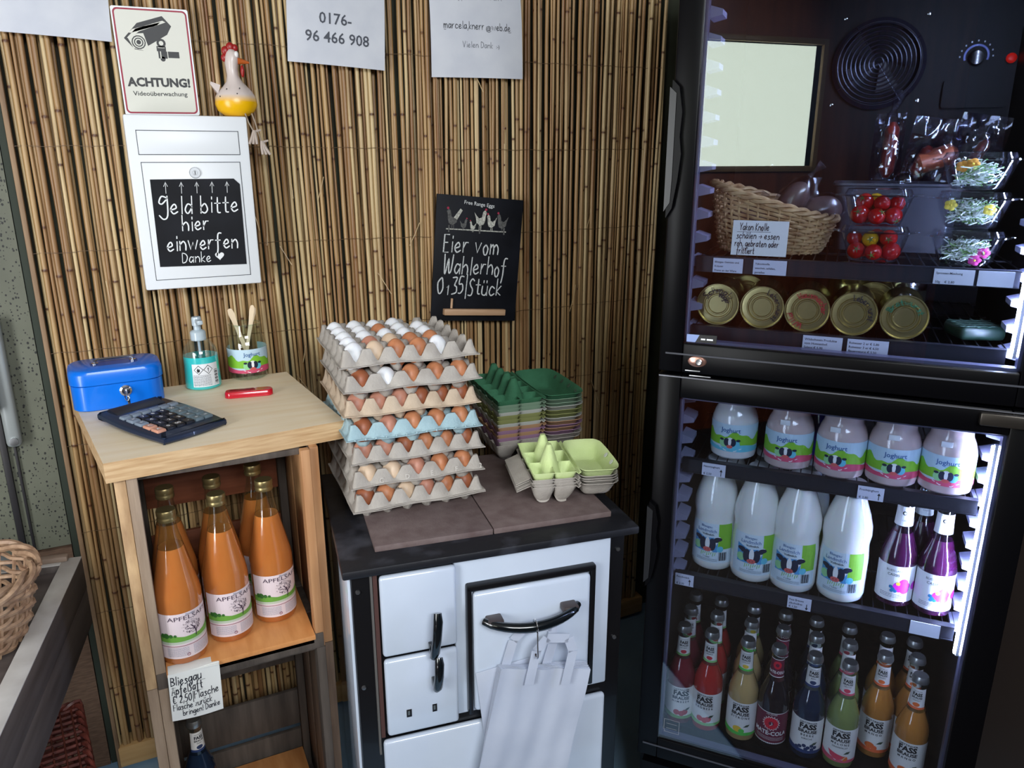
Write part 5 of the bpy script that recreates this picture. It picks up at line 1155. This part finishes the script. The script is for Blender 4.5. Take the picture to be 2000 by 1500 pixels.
lump('yacon_tuber', 'bagged yacon tuber deep at the left of the basket', -.165, .20, ZS+.050, .028, 1.4, .9, .9, (0, .2, 0), grp='bagged yacon tubers')
tubc = glass('clear_tub', (240, 242, 246), .12, .08)
def cup(name, label, s, d, z, grp, r0=.040, r1=.055, h=.049):
    t = thing(name, label, 'plastic tub', FW(s, d, z), FA, grp)
    ring = lambda rr, zz, w=.88: [(x, y, zz) for x, y in rrect(rr*2, rr*2*w, rr*.55, 4)]
    MB().add(loft([ring(r0*.9, .0), ring(r0, .003), ring(r1*.96, h-.004), ring(r1, h)]), tubc).build('tub', t)
    MB().add(loft([ring(r1*1.0, h), ring(r1*1.12, h+.0005), ring(r1*1.12, h+.003), ring(r1*.98, h+.003), ring(r1*.9, h+.012), ring(r1*.5, h+.0135)]), tubc).build('lid', t)
    for k in (-1, 1): MB().add(bx(k*r1*1.15-.006, k*r1*1.15+.006, -.012, .012, h, h+.0025, .001), tubc).build('tab', t)
    return t
tom = mat('tomato_red', (206, 24, 20), .15, coat=.8, sss=.15, noise_c=(180, 14, 14), nscale=20); tomy = mat('tomato_yellow', (226, 176, 30), .15, coat=.8); calyx = mat('calyx_green', (84, 120, 50), .6)
pos = [(-.024, -.012, .014, .0125, 0), (.0, -.022, .013, .0120, 0), (.024, -.014, .015, .0135, 0), (-.014, .012, .014, .012, 0), (.014, .010, .014, .013, 0), (-.006, -.008, .034, .0115, 1), (-.028, -.002, .034, .011, 0), (.019, -.006, .036, .0125, 0), (.003, .014, .036, .012, 0)]
where = ['front left', 'front middle', 'front right', 'rear left', 'rear right', 'upper front', 'upper left', 'upper right', 'upper rear']
for ci, (s, d, z, nm) in enumerate(((.052, .100, ZS, 'lower'), (.050, .100, ZS+.0605, 'upper'))):
    cup('tomato_tub', 'clear plastic tub of cherry tomatoes, %s of the two' % nm, s, d, z, 'stacked tomato tubs')
    for i, (x, y, zz, r, ye) in enumerate(pos):
        x, y, r = x*1.15, y*1.15, r*1.2
        if ci: x, y = -x*.95, y; ye = 1 if i == 8 else 0
        t = thing('cherry_tomato', '%s cherry tomato at the %s of the %s tub' % ('yellow' if ye else 'red', where[i] if not ci else where[i].replace('left', 'L').replace('right', 'left').replace('L', 'right'), nm), 'tomato', FW(s+x, d+y, z+.003+zz), FA, 'cherry tomatoes in the %s tub' % nm)
        MB().add(ball(r, 9, 1, 1, .94), tomy if ye else tom).build('flesh', t)
        cx_ = MB()
        for k in range(5): cx_.add(tube([(0, 0, r*.9), (r*.45*cos(k*1.257), r*.45*sin(k*1.257), r*.93)], [.0014, .0004], 4), calyx)
        cx_.build('calyx', t); t.rotation_euler = (rnd.uniform(-2.4, 2.4), rnd.uniform(-1, 1), FA)
spr = mat('sprout_pale', (226, 232, 214), .5); spg = mat('sprout_green', (120, 160, 84), .5); flo = mat('flower_orange', (232, 160, 50), .5); flp = mat('flower_pink', (206, 56, 140), .5); fly = mat('flower_yellow', (230, 206, 70), .5)
for ci, (z, nm) in enumerate(((ZS, 'lower'), (ZS+.0615, 'middle'), (ZS+.123, 'topmost'))):
    s, d = .193, .098
    cup('sprout_tub', 'clear plastic tub of pale sprouts, %s of the three' % nm, s, d, z, 'stacked sprout tubs', .038, .054, .046)
    o = MB(); r = random.Random(70+ci)
    for k in range(300):
        a0 = r.uniform(0, 6.28); rr = r.uniform(0, .034)**1; p = Vector((rr*cos(a0), rr*sin(a0)*.85, .006+r.uniform(0, .03))); q = Vector((r.uniform(-.02, .02), r.uniform(-.02, .02), r.uniform(-.006, .012)))
        lim = lambda v: (max(-.036, min(.036, v[0])), max(-.032, min(.032, v[1])), max(.004, min(.045, v[2])))
        m_ = p+q*.5+Vector((r.uniform(-.005, .005),)*3); o.add(tube([lim(p), lim(m_), lim(p+q)], .0010, 3), spr if r.random() < .8 else spg)
        if r.random() < .4: o.add(ball(.0018, 4, 1, 1, .6, lim(p+q)), spg if r.random() < .6 else spr)
    so = o.build('sprouts', label='pale tangled sprouts filling the %s tub' % nm, cat='sprouts', kind='stuff'); so.location = FW(s, d, z+.002); so.rotation_euler = (0, 0, FA)
    for k, (x, y, zz, m_) in enumerate([[(.024, -.022, .022, flp), (.012, -.026, .010, flp)], [(-.034, -.018, .036, fly), (.022, -.024, .030, fly)], [(-.026, -.022, .036, flo), (-.012, -.024, .040, flo)]][ci]):
        f = MB()
        for j in range(5): f.add(ball(.0055, 6, 1, .4, .8, (.005*cos(j*1.257), 0, .005*sin(j*1.257))), m_)
        f.add(ball(.002, 5, 1, 1, 1, (0, -.002, 0)), fly); f.build('edible_flower', label='%s edible flower at the %s of the %s sprout tub' % ('pink' if m_ is flp else 'yellow' if m_ is fly else 'orange', 'right' if x > .013 else ('left' if x < -.02 else 'centre'), nm), cat='flower', loc=FW(s+x, d+y, z+zz), rot=FA)
# white tub with bagged sausages behind
t = thing('white_tub', 'shallow translucent white tub behind the tomato tubs', 'tub', FW(.085, .33, ZS), FA)
ring = lambda w, d_, zz: [(x, y, zz) for x, y in rrect(w, d_, .02, 4)]
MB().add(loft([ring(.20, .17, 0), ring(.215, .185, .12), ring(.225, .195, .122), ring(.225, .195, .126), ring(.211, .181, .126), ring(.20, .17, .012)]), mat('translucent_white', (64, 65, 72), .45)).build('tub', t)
sau = mat('sausage_red', (122, 42, 30), .3, coat=.6, noise_c=(86, 26, 20), nscale=60); sau2 = mat('sausage_orange', (156, 82, 54), .35, coat=.5)
film = glass('clear_film', (236, 236, 246), .13, .08)
def sausage_bag(label, s, d, z, w, h, items, tilt=0, rot=0):
    t = thing('sausage_pack', label, 'sausage pack', FW(s, d, z), 0, 'vacuum packs of sausage'); t.rotation_euler = (0, tilt, FA+rot)
    for (x, y, r, L, an, m_) in items:
        P = [(x+sin(an)*(u-.5)*L, y, .5*L+(u-.5)*L*cos(an)+.004) for u in [i/8 for i in range(9)]]
        MB().add(tube(P, [r*.4]+[r]*7+[r*.4], 12), m_).build('sausage', t)
    r = random.Random(int(s*1000)); nz_ = lambda u, v: .004*noise.noise(Vector((u*6, v*7, s*50)))
    for sgn in (-1, 1):
        MB().add(grid(lambda u, v: ((u-.5)*w*(1 if v < .8 else 1-.2*(v-.8)), sgn*.019*sin(pi*u)**.7*(1-v**3)+nz_(u, v)*2.5, v*h), 10, 12), film).build('film', t)
sausage_bag('upright dark red salami in a twisted clear bag', .062, .345, ZS+.13, .055, .125, [(.004, 0, .014, .105, .02, sau)], 0)
sausage_bag('clear bag with an orange sausage, centre of the three packs', .140, .34, ZS+.13, .10, .115, [(.005, 0, .020, .075, 1.1, sau2), (-.02, 0, .011, .06, .3, sau)], .12, .1)
sausage_bag('clear bag with a slim sausage nearest the right wall', .205, .33, ZS+.125, .085, .125, [(0, 0, .011, .08, .3, sau)], .16, -.1)
MB().add(tube([(0, 0, 0), (.002, 0, .012), (.004, 0, .02), (.010, .002, .045)], [.010, .005, .008, .014], 8), film).build('knotted_end', label='knotted clear bag end above the upright salami', cat='bag end', loc=FW(.064, .345, ZS+.250), rot=FA)
t = thing('sausage_pack', 'small knotted clear bag of pale sausage in the white tub', 'sausage pack', FW(.100, .30, ZS+.128), FA, 'vacuum packs of sausage'); MB().add(ball(.020, 10, 1.1, .8, 1), film).build('film', t); MB().add(tube([(0, 0, .016), (0, 0, .026), (.004, 0, .036)], [.006, .003, .007], 8), film).build('knot', t)

# ------------------------------------------------------------------ egg trays and eggs (stack rotated a little, on the tiles at z .862)
TC = Vector((.4635, -.468, 0)); TA = R_(-3.5); TW = .274
pulp = mat('grey_pulp', (176, 170, 162), .85, noise_c=(156, 149, 141), nscale=22, bump=.5, bscale=240); pulp_b = mat('beige_pulp', (196, 178, 156), .85, noise_c=(176, 156, 134), nscale=22, bump=.5, bscale=240)
pulp_bl = mat('pale_blue_pulp', (162, 188, 194), .85, noise_c=(146, 172, 180), nscale=22, bump=.5, bscale=240)
def TP(x, y, z): return (TC.x+x*cos(TA)-y*sin(TA), TC.y+x*sin(TA)+y*cos(TA), z)
def smooth(x): x = max(0, min(1, x)); return x*x*(3-2*x)
def tray_mesh(nx, ny, m, seed=0, letters=''):
    k = 12; nu, nv = nx*k+4, ny*k+4; W_ = TW-.016
    def fn(u, v):
        i, j = u*nu-2, v*nv-2; ex = max(0, -i, i-nx*k)/2; ey = max(0, -j, j-ny*k)/2; e = max(ex, ey)
        cut = -.12; qx, qy = max(0, min(nx*k, i))/(nx*k), max(0, min(ny*k, j))/(ny*k)
        cx, cy = cut+qx*(nx-2*cut), cut+qy*(ny-2*cut)
        tri = lambda a_: 1-4*abs(a_-round(a_))
        s = (cos(2*pi*cx)+cos(2*pi*cy))/2; s2 = (tri(cx)+tri(cy))/2
        h = .0245*max(0, min(1, 1.7*(s2 if s > 0 else 0)))
        if s < 0: h = -.026*min(1, 1.6*abs(s))**.8
        x, y = (qx-.5)*W_, (qy-.5)*W_
        hr = -.004+.0016*sin(x*40+seed+y*31)
        if e > 0:
            ox = (1 if i > nx*k/2 else -1)*(.004*min(1, ex*2) + (.004 if ex >= 1 else 0)) if ex else 0
            oy = (1 if j > ny*k/2 else -1)*(.004*min(1, ey*2) + (.004 if ey >= 1 else 0)) if ey else 0
            x += ox; y += oy; h = hr
        elif i in (0, nx*k) or j in (0, ny*k): h = max(h*.35, .0)
        elif i in (1, nx*k-1) or j in (1, ny*k-1): h = max(h, .001)
        elif i in (2, nx*k-2) or j in (2, ny*k-2): h = max(h, -.004)
        x += .0006*noise.noise(Vector((x*60, y*60, h*60+seed))); y += .0006*noise.noise(Vector((y*60, h*60, x*60+seed)))
        return (x, y, h)
    mb = MB().add(thicken(grid(fn, nu, nv), nu, nv, .0016), m)
    for q, ch in enumerate(letters):
        xx = (-.5+q/5)*W_ if False else (-.5+(q+.0)/nx)*W_
        V, F = text2d(ch, .013, .02)
        mb.add(([(xx+vx-.004, -W_/2-.0055+vy*.28, -.001+vy) for vx, vy in V], F), mat('pulp_light_relief', (190, 184, 176), .85), False)
    if m is pulp_bl:
        for q in range(13): mb.add(ball(.0026, 6, 1, 1, 1, (-.12+q*.02, -W_/2-.008, -.0025)), m)
    return mb.mesh('tray', 50)
Z0 = .862+.0275
specs = [(6, 5, pulp, 0, 'bottommost empty grey egg tray nested under the stack'), (6, 5, pulp, 1, 'lowest filled grey egg tray of the stack'), (5, 6, pulp, 2, 'grey egg tray with embossed letters, second filled from the bottom'),
         (6, 5, pulp, 3, 'grey egg tray directly below the pale blue one'), (5, 6, pulp_bl, 4, 'pale blue egg tray in the middle of the stack'), (6, 5, pulp_b, 5, 'beige egg tray directly above the pale blue one'), (5, 6, pulp, 6, 'grey egg tray second from the top'), (6, 5, pulp, 7, 'topmost grey egg tray full of white and brown eggs')]
PZ = .0482
egg_c = {'w': mat('egg_white', (228, 230, 234), .45, sss=.1), 'b': mat('egg_brown', (190, 126, 88), .45, noise_c=(170, 104, 68), nscale=45, nrange=(.4, .7)), 'c': mat('egg_cream', (214, 190, 164), .45, noise_c=(202, 174, 146), nscale=45), 'd': mat('egg_dark_brown', (158, 92, 60), .45, noise_c=(140, 78, 50), nscale=50), 'p': mat('egg_rosy', (190, 134, 112), .45, noise_c=(176, 116, 96), nscale=50)}
cn = {'w': 'white', 'b': 'brown', 'c': 'cream', 'd': 'dark brown', 'p': 'rosy'}
EP = [(0, -.026)]+[((.0215*sin(t))*(1-.16*(-cos(t))) if False else .0216*sin(t)*(1+.12*cos(t)), -.0275*cos(t)+.002*sin(t)**2) for t in [pi*i/14 for i in range(1, 14)]]+[(0, .0275)]
EM = {k: MB().add(lathe(EP, 22), m).mesh('egg') for k, m in egg_c.items()}
ordn = ['first', 'second', 'third', 'fourth', 'fifth', 'sixth']
tz = []
for k, (nx, ny, m, seed, lab) in enumerate(specs):
    z = Z0 if k == 0 else Z0+.0035+(k-1)*PZ
    jx, jy = (0, 0) if k == 0 else (rnd.uniform(-.003, .003), rnd.uniform(-.003, .003))
    jx -= .0022*max(0, k-1)*.6; jy += 0
    t = thing('egg_tray', lab, 'egg tray', TP(jx, jy, z), TA+rnd.uniform(-.01, .01), 'stacked egg trays')
    me = tray_mesh(nx, ny, m, seed, '' if k not in (2,) else ' CDEF2'); place('tray', me, t); tz.append((jx, jy, z, nx, ny))
rown = {1: 'lowest filled tray', 2: 'lettered tray', 3: 'tray below the pale blue one', 4: 'pale blue tray', 5: 'beige tray', 6: 'tray second from the top'}
mix = {1: 'dbcpbd', 2: 'ccpbb', 3: 'ppdbbd', 4: 'dpbbb', 5: 'pppddd', 6: 'dwbbb'}
W_ = TW-.016
def egg(kind, k, ix, iy, label, group, tilt=(0, 0)):
    jx, jy, z, nx, ny = tz[k]; x, y = ((ix+.5+.12)/(nx+.24)-.5)*W_, ((iy+.5+.12)/(ny+.24)-.5)*W_
    o = place('egg', EM[kind], None, TP(jx+x, jy+y, z+.0055), (tilt[0], tilt[1], rnd.uniform(0, 6)), label=label, cat='egg', group=group); o.scale = (rnd.uniform(.91, .96),)*2+(rnd.uniform(.92, .99)*(1.06 if k == 7 else 1),); return o
for k in range(1, 7):
    nx, ny = tz[k][3], tz[k][4]
    for i, c in enumerate(mix[k]): egg(c, k, i, 0, '%s egg, %s from the left, %s' % (cn[c], ordn[i], rown[k]), 'eggs in the lower trays')
    for j in range(1, ny): egg('wcb'[(j+k) % 3], k, 0, j, '%s egg at the left side of the %s, %s row' % (cn['wcb'[(j+k) % 3]], rown[k], ordn[j]), 'eggs in the lower trays')
top = ['wcbbw ', 'wpcbc ', 'wwwww ', 'wwbww ', 'wwwww ']
top = ['wcbbw ', 'wpcbb ', 'wwwww ', 'wwbww ', 'wwww  ']
for j, row in enumerate(top):
    for i, c in enumerate(row):
        if c == ' ': continue
        egg(c, 7, i, j, '%s egg in the top tray, %s from the left, %s row' % (cn[c], ordn[i], ['front', 'second', 'third', 'fourth', 'rear'][j]), 'eggs in the top tray', (rnd.uniform(-.12, .12), rnd.uniform(-.1, .1)))

# ------------------------------------------------------------------ opened egg cartons
def carton_mesh(L, w, m, cells, hole=None, depth=.042, lidd=.036, flap=True, dark=None):
    """cells half at x<0, lid half at x>0, length along y (0..L)"""
    mb = MB(); k = 10; nu, nv = 2*k, cells*k
    def cf(u, v):
        cx, cy = u*2, v*cells
        bx_ = 1-abs(2*(cx % 1 if u < 1 else 1)-1)**3; by_ = 1-abs(2*(cy % 1 if v < 1 else 1)-1)**3
        if u in (0, 1): bx_ = 0
        if v in (0, 1): by_ = 0
        h = -depth*max(0, bx_*by_)**.55
        d = math.hypot((cx-1)*1.0, (cy-round(cy))*1.0)
        if 0 < round(cy) < cells: h = max(h, -depth*.62+.064*min(1, 1.32*max(0, 1-d/.56))) if d < .56 else h
        d1 = abs(cx-1)
        edge = min(u, 1-u, v, 1-v)
        tp = 1-.10*min(1, max(0, -h/depth))
        x = -w+(u)*w*.97; y = v*L
        x = -w*.515+(x+w*.515)*(tp if edge < .2 else 1); y = L/2+(y-L/2)*(tp if edge < .1 else 1)
        return (x+.0008*noise.noise(Vector((x*50, y*50, h*50))), y, h+.0012*noise.noise(Vector((x*30, y*30, 1))))
    mb.add(thicken(grid(cf, nu, nv), nu, nv, .0015), m)
    def lf(u, v):
        X, Y = 2*u-1, 2*v-1; e = max(abs(X), abs(Y))
        # squarish tub with rounded far corners
        r_ = (abs(X)**5+abs(Y)**5)**.2
        f = 1 if r_ == 0 else e/r_; X2, Y2 = X*f, Y*f
        h = -lidd*(1-smooth((e-.62)/.38))
        return (w*.53+X2*w*.49, L/2+Y2*L*.5, h+.001*noise.noise(Vector((X*3, Y*3, 2))))
    mb.add(thicken(grid(lf, 22, 22), 22, 22, .0015), m)
    mb.add(thicken(grid(lambda u, v: (-.003+u*.010, v*L, -.001-.004*sin(pi*u)), 2, 4), 2, 4, .0012), m)
    if flap: mb.add(thicken(grid(lambda u, v: (-w-.030+u*.030, L*.12+v*L*.76, -.012*(1-u)-.004), 4, 6), 4, 6, .0014), m)
    return mb.mesh('carton', 50)
def carton(label, loc, rot, me, group=None, holes=None, hm=None, tilt=0):
    t = thing('egg_carton', label, 'egg carton', loc, 0, group); t.rotation_euler = (0, tilt, rot); place('pulp_shell', me, t)
    if holes:
        for x, y, z in holes: place('lid_hole', MB().add(lathe([(0, .0006), (.0055, .0006), (.006, 0)], 14), hm).mesh('lid_hole'), t, (x, y, z), (0, R_(-52), 0))
    return t
lime = mat('lime_pulp', (206, 222, 164), .85, noise_c=(196, 214, 148), nscale=20, bump=.4, bscale=240); dgreen = mat('dark_green_pulp', (58, 116, 84), .85, noise_c=(48, 100, 70), nscale=20, bump=.4, bscale=240)
mgreen = mat('grey_green_pulp', (120, 146, 124), .85); olive = mat('olive_pulp', (132, 136, 84), .85); lgr = mat('light_grey_pulp', (176, 178, 172), .85); pkm = mat('mauve_pulp', (146, 112, 138), .85); tan = mat('tan_pulp', (166, 130, 98), .85)
ca = R_(-6)
L6, w6 = .180, .093
m6g = carton_mesh(L6, w6, pulp, 3); m6l = carton_mesh(L6, w6, lime, 3, flap=False, depth=.0385)
bx0, by0, bz0 = .755, -.708, .862+.0435; ca6 = R_(-16)
for k in range(4): carton(['lowest grey opened egg carton in the small front pile', 'second grey opened egg carton from the bottom', 'third grey opened egg carton from the bottom', 'grey opened egg carton with raised left flap', 'pale grey carton directly under the lime one'][k], (bx0+rnd.uniform(-.002, .002), by0+rnd.uniform(-.002, .002), bz0+k*.0058), ca6+rnd.uniform(-.02, .02), m6g, 'small pile of opened cartons')
carton('opened lime green egg carton on top of the small front pile', (bx0+.001, by0+.001, bz0+.030), ca6, m6l, None, [(w6*.93, L6*.30, -.007), (w6*.93, L6*.52, -.007)], mat('hole_light', (196, 200, 190), .7), 0)
L10, w10 = .235, .112
cols10 = [(pulp, 'lowest grey large carton in the rear pile'), (pulp, 'grey large carton second from the bottom of the rear pile'), (pkm, 'mauve large carton low in the rear pile'), (tan, 'tan brown large carton in the rear pile'), (pkm, 'mauve large carton above the tan one'), (tan, 'tan large carton in the middle of the rear pile'), (lgr, 'light grey large carton in the rear pile'), (olive, 'olive large carton below the lighter green ones'), (olive, 'olive large carton, upper of the two'), (lgr, 'pale grey-green large carton near the top'), (mgreen, 'grey-green large carton, lower of two near the top'), (mgreen, 'grey-green large carton directly under the dark green one')]
ms = {}
for k, (m, lab) in enumerate(cols10):
    if m not in ms: ms[m] = carton_mesh(L10, w10, m, 5, flap=False)
    carton(lab, (.812+rnd.uniform(-.004, .004), -.452+rnd.uniform(-.003, .003), .862+.0445+k*.0088), ca+rnd.uniform(-.03, .03), ms[m], 'rear pile of opened cartons')
carton('dark green opened large egg carton on top of the rear pile', (.812, -.452, .862+.0445+12*.0088+.003), ca, carton_mesh(L10, w10, dgreen, 5, flap=False, lidd=.042), None, [(w10*.95, L10*q, -.010) for q in (.22, .4, .58, .76)], mat('hole_dark', (60, 84, 66), .8))
